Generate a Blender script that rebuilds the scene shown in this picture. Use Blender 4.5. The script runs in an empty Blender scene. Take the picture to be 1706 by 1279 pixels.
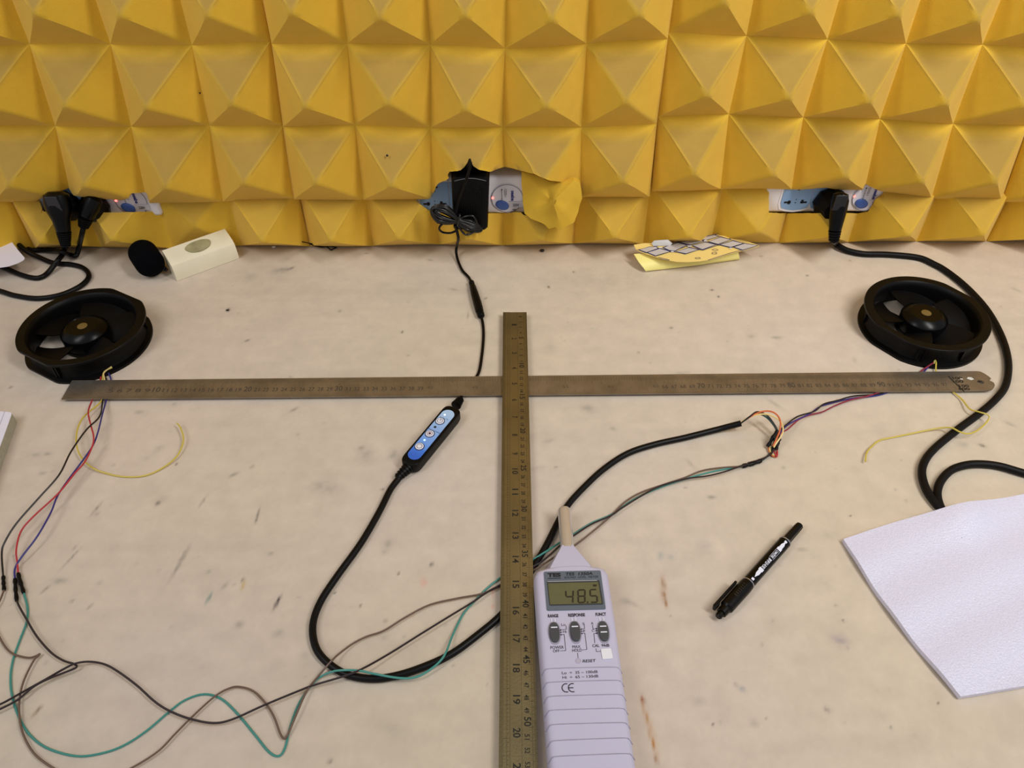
import bpy, bmesh, math, random
import numpy as np
from mathutils import Vector, Matrix
C = bpy.context.scene.collection
sc = bpy.context.scene
random.seed(4); rng = np.random.default_rng(7)

# ------------------------------------------------------------------ camera
FPX, PITCH, YAW, CH, CD = 1295.88, 0.76805, 0.013628, 0.60406, 0.89849
PX, PY = 853.0, 639.5
cd_ = bpy.data.cameras.new('camera'); cam = bpy.data.objects.new('camera', cd_); C.objects.link(cam)
cd_.sensor_width = 36; cd_.lens = FPX/1706*36; cd_.clip_start = .01
cam.location = (0, -CD, CH)
cam.rotation_euler = (math.pi/2-PITCH, 0, -YAW)
sc.camera = cam
# ------------------------------------------------------------------ light
w = bpy.data.worlds.new('world'); sc.world = w; w.use_nodes = True
w.node_tree.nodes['Background'].inputs[0].default_value = (.93, .95, 1, 1)
w.node_tree.nodes['Background'].inputs[1].default_value = .43
def area(name, loc, rot, sx, sy, e, col):
    l = bpy.data.lights.new(name, 'AREA'); l.shape = 'RECTANGLE'; l.size = sx; l.size_y = sy; l.energy = e; l.color = col
    o = bpy.data.objects.new(name, l); C.objects.link(o); o.location = loc; o.rotation_euler = rot
    return o
def aimed(name, loc, tgt, sx, sy, e, col, spread):
    o = area(name, loc, (0, 0, 0), sx, sy, e, col); o.data.spread = math.radians(spread)
    o.rotation_euler = (Vector(tgt)-Vector(loc)).to_track_quat('-Z', 'Y').to_euler(); return o
aimed('ceiling_light_left', (-.95, -.85, 1.45), (-.05, 0, .12), .26, .9, 2.75, (1, .98, .95), 105)
aimed('ceiling_light_right', (.92, -.85, 1.45), (.38, .05, .08), .26, .9, 6.6, (1, .97, .92), 105)
sc.view_settings.view_transform = 'Standard'; sc.view_settings.look = 'None'
sc.view_settings.exposure = 0.0; sc.view_settings.gamma = 1

# ------------------------------------------------------------------ measuring: pixel of the photograph -> point on a real plane
fw = np.array([math.sin(YAW)*math.cos(PITCH), math.cos(YAW)*math.cos(PITCH), -math.sin(PITCH)])
rt = np.array([math.cos(YAW), -math.sin(YAW), 0]); up = np.cross(rt, fw); org = np.array([0, -CD, CH])
def ray(x, y): return fw+rt*(x-PX)/FPX-up*(y-PY)/FPX
def T(x, y, z=0.):
    d = ray(x, y); return Vector(org+d*(z-org[2])/d[2])
def W(x, y, Y=0.):
    d = ray(x, y); return Vector(org+d*(Y-org[1])/d[1])
def PR(P):
    d = np.asarray(P, float)-org; z = d@fw
    return np.stack([PX+FPX*(d@rt)/z, PY-FPX*(d@up)/z], -1)

# ------------------------------------------------------------------ materials
def lin(c):
    if isinstance(c, str):
        c = [int(c[i:i+2], 16)/255 for i in (1, 3, 5)]
        c = [x/12.92 if x <= .04045 else ((x+.055)/1.055)**2.4 for x in c]
    return (c[0], c[1], c[2], 1)
MC = {}
def mat(name, col, rough=.5, metal=0., bump=0., bscale=200., var=0., vscale=30., coat=0., emit=0., spec=.5, sheen=0.):
    if name in MC: return MC[name]
    m = bpy.data.materials.new(name); m.use_nodes = True; nt = m.node_tree; b = nt.nodes['Principled BSDF']
    L = nt.links.new; c = lin(col)
    b.inputs['Base Color'].default_value = c; b.inputs['Roughness'].default_value = rough; b.inputs['Metallic'].default_value = metal
    b.inputs['Coat Weight'].default_value = coat; b.inputs['Specular IOR Level'].default_value = spec
    b.inputs['Sheen Weight'].default_value = sheen
    if emit:
        b.inputs['Emission Color'].default_value = c; b.inputs['Emission Strength'].default_value = emit
    tc = nt.nodes.new('ShaderNodeTexCoord')
    n = nt.nodes.new('ShaderNodeTexNoise'); n.inputs['Scale'].default_value = vscale; n.inputs['Detail'].default_value = 4
    L(tc.outputs['Object'], n.inputs['Vector'])
    mx = nt.nodes.new('ShaderNodeMix'); mx.data_type = 'RGBA'; mx.blend_type = 'MULTIPLY'
    mr = nt.nodes.new('ShaderNodeMapRange'); mr.inputs[1].default_value = .3; mr.inputs[2].default_value = .7
    mr.inputs[3].default_value = 1-max(var, .02); mr.inputs[4].default_value = 1
    L(n.outputs['Fac'], mr.inputs[0]); mx.inputs[0].default_value = 1; mx.inputs[6].default_value = c
    L(mr.outputs[0], mx.inputs[7]); L(mx.outputs[2], b.inputs['Base Color'])
    if bump:
        n2 = nt.nodes.new('ShaderNodeTexNoise'); n2.inputs['Scale'].default_value = bscale; n2.inputs['Detail'].default_value = 3
        L(tc.outputs['Object'], n2.inputs['Vector'])
        bp = nt.nodes.new('ShaderNodeBump'); bp.inputs['Strength'].default_value = bump; bp.inputs['Distance'].default_value = .001
        L(n2.outputs['Fac'], bp.inputs['Height']); L(bp.outputs[0], b.inputs['Normal'])
    m.diffuse_color = c; MC[name] = m; return m
def attr_mat(name, rough, bump, bscale, spec=.5, grain=0):
    m = mat(name, '#808080', rough, 0, bump, bscale, .05, 60, spec=spec); nt = m.node_tree
    a = nt.nodes.new('ShaderNodeAttribute'); a.attribute_name = 'col'
    mx = [n for n in nt.nodes if n.type == 'MIX'][0]
    nt.links.new(a.outputs['Color'], mx.inputs[6])
    return m
BLK = mat('black_plastic', '#070708', .42, spec=.15, bump=.1, bscale=900)
BLKG = mat('gloss_black_plastic', '#050506', .28, spec=.18)
FANB = mat('fan_black', '#090808', .42, bump=.08, bscale=1500, spec=.15)
BLADEM = mat('blade_black', '#060505', .55, spec=.12)
CBL = mat('black_cable', '#070607', .42, spec=.2)
STEEL = mat('worn_steel', '#8f857a', .34, 1, bump=.12, bscale=1200, var=.25, vscale=60)
CHROME = mat('chrome', '#dad7d6', .22, .62)
PRINTB = mat('black_print', '#16151a', .6)
INK = mat('etched_ink', '#1c1710', .6, var=.3, vscale=300)
WHITE = mat('white_plastic', '#d9d6d6', .4)
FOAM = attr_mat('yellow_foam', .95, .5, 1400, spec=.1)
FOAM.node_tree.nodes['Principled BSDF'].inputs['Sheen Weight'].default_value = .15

# ------------------------------------------------------------------ object helpers
ROOT = {}
def root_of(p):
    while p.parent: p = p.parent
    return p
def link(name, me, m, parent=None, smooth=None):
    o = bpy.data.objects.new(name, me); C.objects.link(o)
    if m is not None and len(me.materials) == 0:
        for k in (m if isinstance(m, (list, tuple)) else [m]): me.materials.append(k)
    if parent is not None:
        r = root_of(parent); me.transform(Matrix.Translation(-r.location)); o.parent = parent
    else:
        vs = [v.co for v in me.vertices]
        c = Vector(((min(v.x for v in vs)+max(v.x for v in vs))/2, (min(v.y for v in vs)+max(v.y for v in vs))/2, min(v.z for v in vs)))
        me.transform(Matrix.Translation(-c)); o.location = c
    if smooth is not None and smooth is not False:
        me.shade_smooth()
        if smooth is not True: me.set_sharp_from_angle(angle=math.radians(smooth))
    return o
def obj(name, bm, m, parent=None, smooth=None, recalc=True):
    if recalc: bmesh.ops.recalc_face_normals(bm, faces=bm.faces)
    me = bpy.data.meshes.new(name); bm.to_mesh(me); bm.free()
    return link(name, me, m, parent, smooth)
def thing(name, label, cat, loc=(0, 0, 0), group=None):
    o = bpy.data.objects.new(name, None); C.objects.link(o); o.location = loc
    o.empty_display_size = .01
    return tag(o, label, cat, group)
def tag(o, label, cat, group=None):
    o['label'] = label; o['category'] = cat
    if group: o['group'] = group
    return o
def poly_prism(bm, pts, z0, z1, bev=0.):
    """pts: list of Vector(x,y) ; vertical extrusion"""
    layers = [(1, z0), (1, z1)]
    vs0 = [bm.verts.new((p[0], p[1], z0)) for p in pts]; n = len(pts)
    cx = sum(p[0] for p in pts)/n; cy = sum(p[1] for p in pts)/n
    rings = [vs0]
    if bev:
        rings.append([bm.verts.new((p[0], p[1], z1-bev)) for p in pts])
        rings.append([bm.verts.new((p[0]-(p[0]-cx)*.3*bev/max(1e-5, math.hypot(p[0]-cx, p[1]-cy)), p[1]-(p[1]-cy)*.3*bev/max(1e-5, math.hypot(p[0]-cx, p[1]-cy)), z1-bev*.3)) for p in pts])
        rings.append([bm.verts.new((p[0]-(p[0]-cx)*bev/max(1e-5, math.hypot(p[0]-cx, p[1]-cy)), p[1]-(p[1]-cy)*bev/max(1e-5, math.hypot(p[0]-cx, p[1]-cy)), z1)) for p in pts])
    else: rings.append([bm.verts.new((p[0], p[1], z1)) for p in pts])
    for a, b in zip(rings, rings[1:]):
        for i in range(n): bm.faces.new((a[i], a[(i+1) % n], b[(i+1) % n], b[i]))
    bm.faces.new(rings[0][::-1]); bm.faces.new(rings[-1])
def loft(bm, rings, cap=True):
    R = [[bm.verts.new(v) for v in r] for r in rings]; n = len(R[0])
    for a, b in zip(R, R[1:]):
        for i in range(n): bm.faces.new((a[i], a[(i+1) % n], b[(i+1) % n], b[i]))
    if cap: bm.faces.new(R[0][::-1]); bm.faces.new(R[-1])
def box(bm, c, s, M=None, bev=0.):
    r = bmesh.ops.create_cube(bm, size=1); v = r['verts']
    bmesh.ops.scale(bm, vec=s, verts=v)
    if bev:
        e = list({e for x in v for e in x.link_edges})
        b = bmesh.ops.bevel(bm, geom=e, offset=bev, segments=3, profile=.5, affect='EDGES'); v = list({x for f in b['faces'] for x in f.verts} | {x for x in v if x.is_valid})
    if M is not None: bmesh.ops.transform(bm, matrix=M.to_4x4() if len(M) == 3 else M, verts=v)
    bmesh.ops.translate(bm, vec=Vector(c), verts=v)
def catmull(P, k=6):
    P = [Vector(p) for p in P]
    if len(P) < 3: return P
    Q = [2*P[0]-P[1]]+P+[2*P[-1]-P[-2]]; out = []
    for i in range(1, len(Q)-2):
        a, b, c, d = Q[i-1:i+3]
        for j in range(k):
            t = j/k
            out.append(.5*((2*b)+(c-a)*t+(2*a-5*b+4*c-d)*t*t+(3*b-a-3*c+d)*t**3))
    out.append(P[-1]); return out
def sweep(bm, pts, r, n=8, closed=False, cap=True):
    N = len(pts); rr = r if isinstance(r, (list, tuple)) else [r]*N
    t0 = (pts[1]-pts[0]).normalized()
    ref = Vector((0, 0, 1)) if abs(t0.z) < .9 else Vector((1, 0, 0))
    u = t0.cross(ref).normalized(); rings = []
    for i in range(N):
        a = pts[i-1] if (i or closed) else pts[0]; b = pts[(i+1) % N] if (i < N-1 or closed) else pts[-1]
        t = (b-a)
        t = t.normalized() if t.length > 1e-9 else t0
        u = (u-t*u.dot(t)).normalized(); v = t.cross(u)
        rings.append([bm.verts.new(pts[i]+(u*math.cos(q)+v*math.sin(q))*rr[i]) for q in [2*math.pi*k/n for k in range(n)]])
    for i in range(N if closed else N-1):
        A, B = rings[i], rings[(i+1) % N]
        for k in range(n): bm.faces.new((A[k], A[(k+1) % n], B[(k+1) % n], B[k]))
    if not closed and cap: bm.faces.new(rings[0][::-1]); bm.faces.new(rings[-1])
def tube(name, pts, r, m, parent=None, k=6, n=8, smooth=True):
    bm = bmesh.new(); sweep(bm, catmull(pts, k), r, n); return obj(name, bm, m, parent, 50)
def wire(name, px, z, r, m, parent=None, k=5, n=6):
    """px: list of (x,y) or (x,y,z): traced along the table"""
    pts = [T(p[0], p[1], p[2] if len(p) > 2 else z) for p in px]
    return tube(name, pts, r, m, parent, k, n)
def lathe(bm, prof, M, n=32, rfun=None):
    """prof: (r, h) ; M maps local z axis to world"""
    rings = []
    for r, h in prof:
        rings.append([bm.verts.new(M@Vector((r*(rfun(q, r) if rfun else 1)*math.cos(q), r*(rfun(q, r) if rfun else 1)*math.sin(q), h))) for q in [2*math.pi*k/n for k in range(n)]])
    for A, B in zip(rings, rings[1:]):
        for k in range(n): bm.faces.new((A[k], A[(k+1) % n], B[(k+1) % n], B[k]))
    bm.faces.new(rings[0][::-1]); bm.faces.new(rings[-1])
def axisM(o, d, upv=Vector((0, 0, 1))):
    z = Vector(d).normalized(); x = upv.cross(z)
    if x.length < 1e-4: x = Vector((1, 0, 0))
    x.normalize(); y = z.cross(x)
    M = Matrix.Identity(4)
    for i, a in enumerate((x, y, z)):
        M.col[i][:3] = a
    M.col[3][:3] = Vector(o); return M
FONT_CACHE = {}
def text_mesh(s, bold=0.):
    key = (s, bold)
    if key not in FONT_CACHE:
        cu = bpy.data.curves.new('t', 'FONT'); cu.body = s; cu.size = 1; cu.resolution_u = 3; cu.offset = bold
        o = bpy.data.objects.new('t', cu); C.objects.link(o)
        bpy.context.view_layer.update()
        dg = bpy.context.evaluated_depsgraph_get()
        me = bpy.data.meshes.new_from_object(o.evaluated_get(dg))
        V = [tuple(v.co) for v in me.vertices]; F = [tuple(p.vertices) for p in me.polygons]
        bpy.data.objects.remove(o); bpy.data.curves.remove(cu); bpy.data.meshes.remove(me)
        if V:
            x0 = min(v[0] for v in V); x1 = max(v[0] for v in V); y0 = min(v[1] for v in V); y1 = max(v[1] for v in V)
        else: x0 = y0 = 0; x1 = y1 = 1
        FONT_CACHE[key] = (V, F, x0, x1, y0, y1)
    return FONT_CACHE[key]
def put_text(bm, s, p0, p1, hvec, bold=0., fn=None):
    """baseline-left p0 to baseline-right p1, hvec = up vector with the glyph height as length"""
    V, F, x0, x1, y0, y1 = text_mesh(s, bold); U = Vector(p1)-Vector(p0); H = Vector(hvec)
    vs = []
    for v in V:
        q = Vector(p0)+U*((v[0]-x0)/(x1-x0))+H*((v[1]-y0)/(y1-y0))
        if fn: q = fn(q)
        vs.append(bm.verts.new(q))
    for f in F:
        try: bm.faces.new([vs[i] for i in f])
        except ValueError: pass
def strip_quad(bm, a, b, wd, nrm=Vector((0, 0, 1))):
    a = Vector(a); b = Vector(b); s = (b-a).cross(nrm).normalized()*wd/2
    bm.faces.new([bm.verts.new(p) for p in (a-s, b-s, b+s, a+s)])
def flat_poly(bm, pts): bm.faces.new([bm.verts.new(p) for p in pts])

# ------------------------------------------------------------------ floor and wall
bm = bmesh.new(); box(bm, (0, -.3, -.77), (6, 5, .04))
o = obj('floor', bm, mat('floor_grey', '#8b867e', .7, var=.15)); o['kind'] = 'structure'
bm = bmesh.new(); box(bm, (0, .08, .45), (3.2, .10, 2.4))
wall = obj('wall_back', bm, mat('wall_paint', '#b9b2a4', .8, bump=.1)); wall['kind'] = 'structure'

# foam lattice -------------------------------------------------------
YU = -.012
xA = [-88, 48, 184, 318, 451, 580, 716, 842, 978, 1111, 1243, 1378, 1510, 1636, 1765]
yA = [75, 75, 75, 74, 72, 70, 75, 78, 72, 65, 63, 70, 75, 80, 86]
xB = [-38, 92, 216, 350, 471, 592, 716, 839, 967, 1095, 1213, 1340, 1464, 1589, 1712]
yB = [211, 211, 211, 211, 209, 208, 210, 211, 210, 204, 194, 198, 203, 208, 214]
xC = [-10, 118, 246, 370, 490, 604, 720, 842, 966, 1083, 1201, 1319, 1440, 1552, 1668]
yC = [338, 336, 339, 337, 332, 330, 331, 329, 327, 326, 318, 320, 318, 334, 336]
PITCHZ = .0958
def lat(i, j):
    """column i (0..14 measured), row j: 0 = lower edge, 1, 2 measured, higher = extrapolated upwards"""
    ii = min(max(i, 0), 14)
    a = [W(xC[ii], yC[ii], YU), W(xB[ii], yB[ii], YU), W(xA[ii], yA[ii], YU)]
    p = a[j] if j < 3 else a[2]+Vector((0, 0, PITCHZ*(j-2)))
    if j > 2: p.x += (a[2].x-a[1].x)*.2
    return p+Vector(((i-ii)*.0905, 0, 0))
BASEC = np.array(lin('#e0b53a')[:3]); DUSTC = np.array(lin('#a3864a')[:3]); EDGE_LIGHTC = np.array(lin('#f2cb48')[:3])
def foam_panel(name, corner, ni, nj, n, H, back, cut=None, seed=0, parent=wall, dustamt=1., hov=None, slant=False):
    """corner(i,j) -> lattice corner; one sheet of ni x nj pyramids with real thickness"""
    r = np.random.default_rng(seed); G = {}; V = []; D = []; tris = []
    ph = r.uniform(0, 6.28, 6)
    for ci in range(ni):
        for cj in range(nj):
            k = n[cj] if isinstance(n, list) else n
            a, b, c, d = corner(ci, cj), corner(ci+1, cj), corner(ci+1, cj+1), corner(ci, cj+1)
            hh = H*(1+r.uniform(-.05, .05))*(hov or {}).get(ci, 1); ax, ay = r.uniform(-.025, .025, 2)
            idx = {}
            for iu in range(k+1):
                for iv in range(k+1):
                    u, v = iu/k, iv/k
                    P = a*(1-u)*(1-v)+b*u*(1-v)+c*u*v+d*(1-u)*v
                    m_ = max(abs(2*u-1), abs(2*v-1)); t = 1-m_
                    # rounded trough near the joint, straight flanks, slightly blunt tip
                    h = t-.03*math.exp(-t/.05)*(1 if t > 0 else 0)
                    h = min(h, .965+.2*(h-.965)) if h > .965 else h
                    h = max(h, 0)
                    P = P+Vector((ax*t*.09, 0, ay*t*.09))
                    P.y -= hh*h
                    P.y += .0014*math.sin(P.x*23+ph[0])*math.sin(P.z*19+ph[1])
                    dx, dz = .0010*math.sin(P.x*41+P.z*17+ph[2]), .0010*math.sin(P.x*29-P.z*37+ph[3])
                    P.x += dx; P.z += dz
                    key = (round(ci*60+u*60), round(cj*60+v*60)) if t <= 1e-9 else (ci, cj, iu, iv)
                    if key not in G:
                        G[key] = len(V); V.append(P)
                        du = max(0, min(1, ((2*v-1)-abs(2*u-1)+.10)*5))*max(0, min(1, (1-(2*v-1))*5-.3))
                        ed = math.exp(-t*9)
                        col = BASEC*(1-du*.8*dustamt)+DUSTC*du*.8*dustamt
                        col = col*(1-.6*ed)+EDGE_LIGHTC*.6*ed  # brightening painted into the colour along the grooves, offsetting their dark occlusion
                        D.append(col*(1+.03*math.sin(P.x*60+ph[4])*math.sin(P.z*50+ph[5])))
                    idx[iu, iv] = G[key]
            for iu in range(k):
                for iv in range(k):
                    p, q, s, t_ = idx[iu, iv], idx[iu+1, iv], idx[iu+1, iv+1], idx[iu, iv+1]
                    if ((iu+.5)/k-.5)*((iv+.5)/k-.5) > 0: tris += [(p, q, s), (p, s, t_)]
                    else: tris += [(p, q, t_), (q, s, t_)]
    Va = np.array([list(v) for v in V]); tr = np.array(tris)
    cutv = set()
    if cut:
        for poly in cut:
            P2 = np.array(poly, float)
            cen = PR(Va[tr].mean(1)); ins = inpoly(cen, P2)
            if not ins.any(): continue
            rem = np.unique(tr[ins]); keep = np.unique(tr[~ins]); bd = np.intersect1d(rem, keep)
            q = PR(Va[bd]); nq = nearest(q, P2); ok = np.hypot(*(nq-q).T) < 9
            for i, (x, y) in zip(bd[ok], nq[ok]): Va[i] = list(W(x, y, Va[i][1]))
            tr = tr[~ins]; cutv |= set(int(b) for b in bd)
    # edge walls going back to the wall
    cnt = {}
    for t in tr:
        for e in ((t[0], t[1]), (t[1], t[2]), (t[2], t[0])):
            kk = (min(e), max(e)); cnt[kk] = (cnt.get(kk, (0, 0))[0]+1, e)
    extra = {}; Vl = [tuple(v) for v in Va]; F = [tuple(int(x) for x in t) for t in tr]; Dl = list(D)
    for kk, (c_, e) in cnt.items():
        if c_ == 1:
            for x in e:
                if x not in extra:
                    extra[x] = len(Vl)
                    if slant and int(x) in cutv:
                        pp = PR(Va[x]); Vl.append(tuple(W(pp[0], pp[1]+4, back)))
                    else: Vl.append((Va[x][0], back, Va[x][2]))
                    Dl.append(D[x]*.95)
            F.append((int(e[1]), int(e[0]), extra[e[0]], extra[e[1]]))
    used = sorted({i for f in F for i in f}); mp = {u: i for i, u in enumerate(used)}
    me = bpy.data.meshes.new(name); me.from_pydata([Vl[u] for u in used], [], [[mp[i] for i in f] for f in F])
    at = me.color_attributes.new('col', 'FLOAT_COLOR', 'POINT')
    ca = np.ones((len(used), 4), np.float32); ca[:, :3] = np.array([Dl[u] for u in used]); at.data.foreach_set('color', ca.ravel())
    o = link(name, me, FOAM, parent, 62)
    return o
def inpoly(P, poly):
    x, y = P[:, 0], P[:, 1]; ins = np.zeros(len(P), bool); n = len(poly)
    for i in range(n):
        x1, y1 = poly[i]; x2, y2 = poly[(i+1) % n]
        c = ((y1 > y) != (y2 > y)) & (x < (x2-x1)*(y-y1)/(y2-y1+1e-12)+x1); ins ^= c
    return ins
def nearest(P, poly):
    best = np.full(len(P), 1e9); out = P.copy(); n = len(poly)
    for i in range(n):
        a = poly[i]; b = poly[(i+1) % n]; d = b-a; t = np.clip(((P-a)@d)/(d@d+1e-12), 0, 1); q = a+t[:, None]*d
        e = np.hypot(*(q-P).T); k = e < best; best[k] = e[k]; out[k] = q[k]
    return out
def torn(pts, amp=1.0, step=5, seed=3):
    r = np.random.default_rng(seed); out = []
    for a, b in zip(pts, pts[1:]):
        L = math.hypot(b[0]-a[0], b[1]-a[1]); n = max(1, int(L/step))
        for k in range(n): out.append((a[0]+(b[0]-a[0])*k/n+r.uniform(-amp, amp), a[1]+(b[1]-a[1])*k/n+r.uniform(-amp, amp)))
    out.append(pts[-1]); return out
cutL = torn([(62, 334), (74, 327), (92, 321), (107, 316), (113, 312), (119, 319), (123, 326), (150, 329), (185, 332), (203, 334), (214, 330), (216, 321), (229, 322), (243, 320), (247, 330), (250, 341)], .6)+[(250, 380), (62, 380)]
cutM = torn([(695, 338), (715, 334), (721, 322), (729, 306), (748, 298), (746, 286), (767, 284), (776, 275), (782, 264), (787, 276), (797, 283), (809, 285), (819, 286), (840, 277), (868, 284), (893, 291), (914, 301), (940, 303), (944, 298), (958, 297), (967, 306), (970, 336)], .9)+[(970, 380), (695, 380)]
cutR = torn([(1318, 326), (1327, 317), (1355, 314), (1376, 312.5), (1397, 316), (1411, 319.5), (1427, 320), (1435, 318), (1442, 307), (1456, 314), (1472, 321), (1476, 326)], .5)+[(1476, 380), (1318, 380)]
NV = [20, 20, 20, 10, 6, 6, 6, 6, 6, 6, 6]
spans = [(-6, -1, None), (-1, 4, [cutL]), (4, 9, [cutM]), (9, 14, [cutR]), (14, 18, None), ]
FP = []
for s, (i0, i1, cut) in enumerate(spans):
    for (j0, j1) in ((0, 5), (5, 10)):
        def corner(ci, cj, i0=i0, j0=j0, s=s):
            p = lat(i0+ci, j0+cj).copy(); p.x += .0007 if ci == 0 else 0
            # neighbouring sheets meet on a butt joint and were glued up at slightly different heights
            if s == 3 and i0+ci == 9: p.z += .0045 if j0+cj < 9 else 0
            if s == 3: p.z += .002 if j0+cj < 3 else 0
            if s == 2: p.y -= .002
            if s in (1, 3): p.y += .0015
            return p
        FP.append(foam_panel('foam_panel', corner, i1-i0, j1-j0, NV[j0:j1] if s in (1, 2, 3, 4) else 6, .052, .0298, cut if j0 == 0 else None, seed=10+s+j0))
# lower strip, one row standing on the table, cut round the sockets
lowx = [-290, -174, -60, 55, 168, 286, 403, 515, 622, 730, 839, 955, 1070, 1183, 1296, 1410, 1524, 1640, 1757, 1875, 1990]
def lowcorner(i0):
    def f(ci, cj):
        p = W(lowx[i0+ci], 409.5, 0); z = .001 if cj == 0 else .090
        return Vector((p.x+(.0006 if ci == 0 else 0), .0005, z))
    return f
lowcutL = torn([(60, 320), (72, 352), (110, 354), (180, 354), (263, 352), (264, 336), (266, 320)], .4)+[(266, 300), (60, 300)]
lowcutM = torn([(690, 328), (697, 338), (706, 345), (722, 354), (780, 356), (838, 355), (868, 353), (876, 362), (884, 356), (905, 340), (905, 300)], .7)+[(690, 300)]
lowcutR = torn([(1281, 318), (1281, 353.5), (1300, 355), (1380, 355), (1432, 355), (1447, 352), (1457, 334), (1471, 322)], .5)+[(1471, 300), (1281, 300)]
for s, (a, b, cut) in enumerate(((0, 3, None), (3, 7, [lowcutL]), (7, 11, [lowcutM]), (11, 14, [lowcutR]), (14, 17, [lowcutR]), (17, 20, None))):
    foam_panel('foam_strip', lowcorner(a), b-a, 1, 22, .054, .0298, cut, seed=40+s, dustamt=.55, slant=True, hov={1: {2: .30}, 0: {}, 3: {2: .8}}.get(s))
# torn flap hanging over the joint
fl_out = [(869, 286, -.018), (893, 292, -.024), (914, 302, -.034), (940, 304, -.042), (956, 300, -.046), (967, 306, -.046), (970, 330, -.050), (963, 354, -.052), (957, 370, -.056), (946, 375, -.060), (936, 383, -.064), (924, 378, -.064), (914, 381, -.060), (902, 371, -.056), (884, 364, -.046), (874, 356, -.036), (871, 338, -.028), (869, 310, -.022)]
bm = bmesh.new(); pr = []
for i in range(len(fl_out)):
    a = fl_out[i]; b = fl_out[(i+1) % len(fl_out)]
    pr += [a, ((a[0]+b[0])/2+random.uniform(-1, 1), (a[1]+b[1])/2+random.uniform(-1, 1), (a[2]+b[2])/2)]
mid = [(921, 330, -.046)]
def flr(k): return [W(x*k+921*(1-k), y*k+336*(1-k), Y*k+(-.049-.012*max(0, (y-336)/50)-.010*max(0, min(1, (x-905)/30)))*(1-k)) for x, y, Y in pr]
rings = [[p+Vector((0, .008, 0)) for p in flr(1)], flr(1), flr(.72), flr(.42), flr(.12)]
loft(bm, rings); 
for f in bm.faces: f.smooth = True
flap = obj('torn_flap', bm, mat('foam_plain', '#dab03c', .95, bump=.5, bscale=1400, var=.12, vscale=40, spec=.1), FP[4], 45)
# small dark debris / specks stuck on the foam
for (x, y, Y, r) in ((645, 259, -.045, .0016), (333, 155, -.016, .0012)):
    bm = bmesh.new(); bmesh.ops.create_icosphere(bm, subdivisions=1, radius=r, matrix=Matrix.Translation(W(x, y, Y))); obj('speck', bm, PRINTB, wall)

# ------------------------------------------------------------------ table
tb = thing('workbench', 'pale beige laminate workbench top, stained and scuffed, against the yellow foam wall', 'table', (0, -.62, -.75))
XA, XB, YA, YB = -1.15, 1.15, -1.25, .028
gx = np.concatenate([np.arange(XA, -.80, .02), np.arange(-.80, .80, .002), np.arange(.80, XB+.001, .02)])
gy = np.concatenate([np.arange(YA, -.74, .02), np.arange(-.74, YB+.0005, .002)])
gx[-1] = XB; gy[-1] = YB
X, Yg = np.meshgrid(gx, gy); nx, ny = len(gx), len(gy)
P = np.stack([X.ravel(), Yg.ravel(), np.zeros(nx*ny)], 1)
col = np.tile(np.array(lin('#d1c3b2')[:3]), (nx*ny, 1))
q = PR(P)
def vnoise(P, s, seed):
    r = np.random.default_rng(seed); g = r.random((64, 64)); x = P[:, 0]*s+17.3; y = P[:, 1]*s+9.1
    xi = np.floor(x).astype(int); yi = np.floor(y).astype(int); fx = x-xi; fy = y-yi; fx = fx*fx*(3-2*fx); fy = fy*fy*(3-2*fy)
    G = lambda a, b: g[a % 64, b % 64]
    return (G(xi, yi)*(1-fx)*(1-fy)+G(xi+1, yi)*fx*(1-fy)+G(xi, yi+1)*(1-fx)*fy+G(xi+1, yi+1)*fx*fy)
big = vnoise(P, 3, 1)*.5+vnoise(P, 9, 2)*.3+vnoise(P, 27, 3)*.2
fine = vnoise(P*np.array([.35, 1, 1]), 110, 4)*.5+vnoise(P, 300, 5)*.5
col *= (1+.09*(big-.5)+.10*(fine-.5)+.07*(vnoise(P, 70, 21)-.5))[:, None]
col[:, 2] *= 1+.10*(vnoise(P, 5, 6)-.5); col[:, 0] *= 1+.03*(vnoise(P, 6, 8)-.5)
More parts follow.
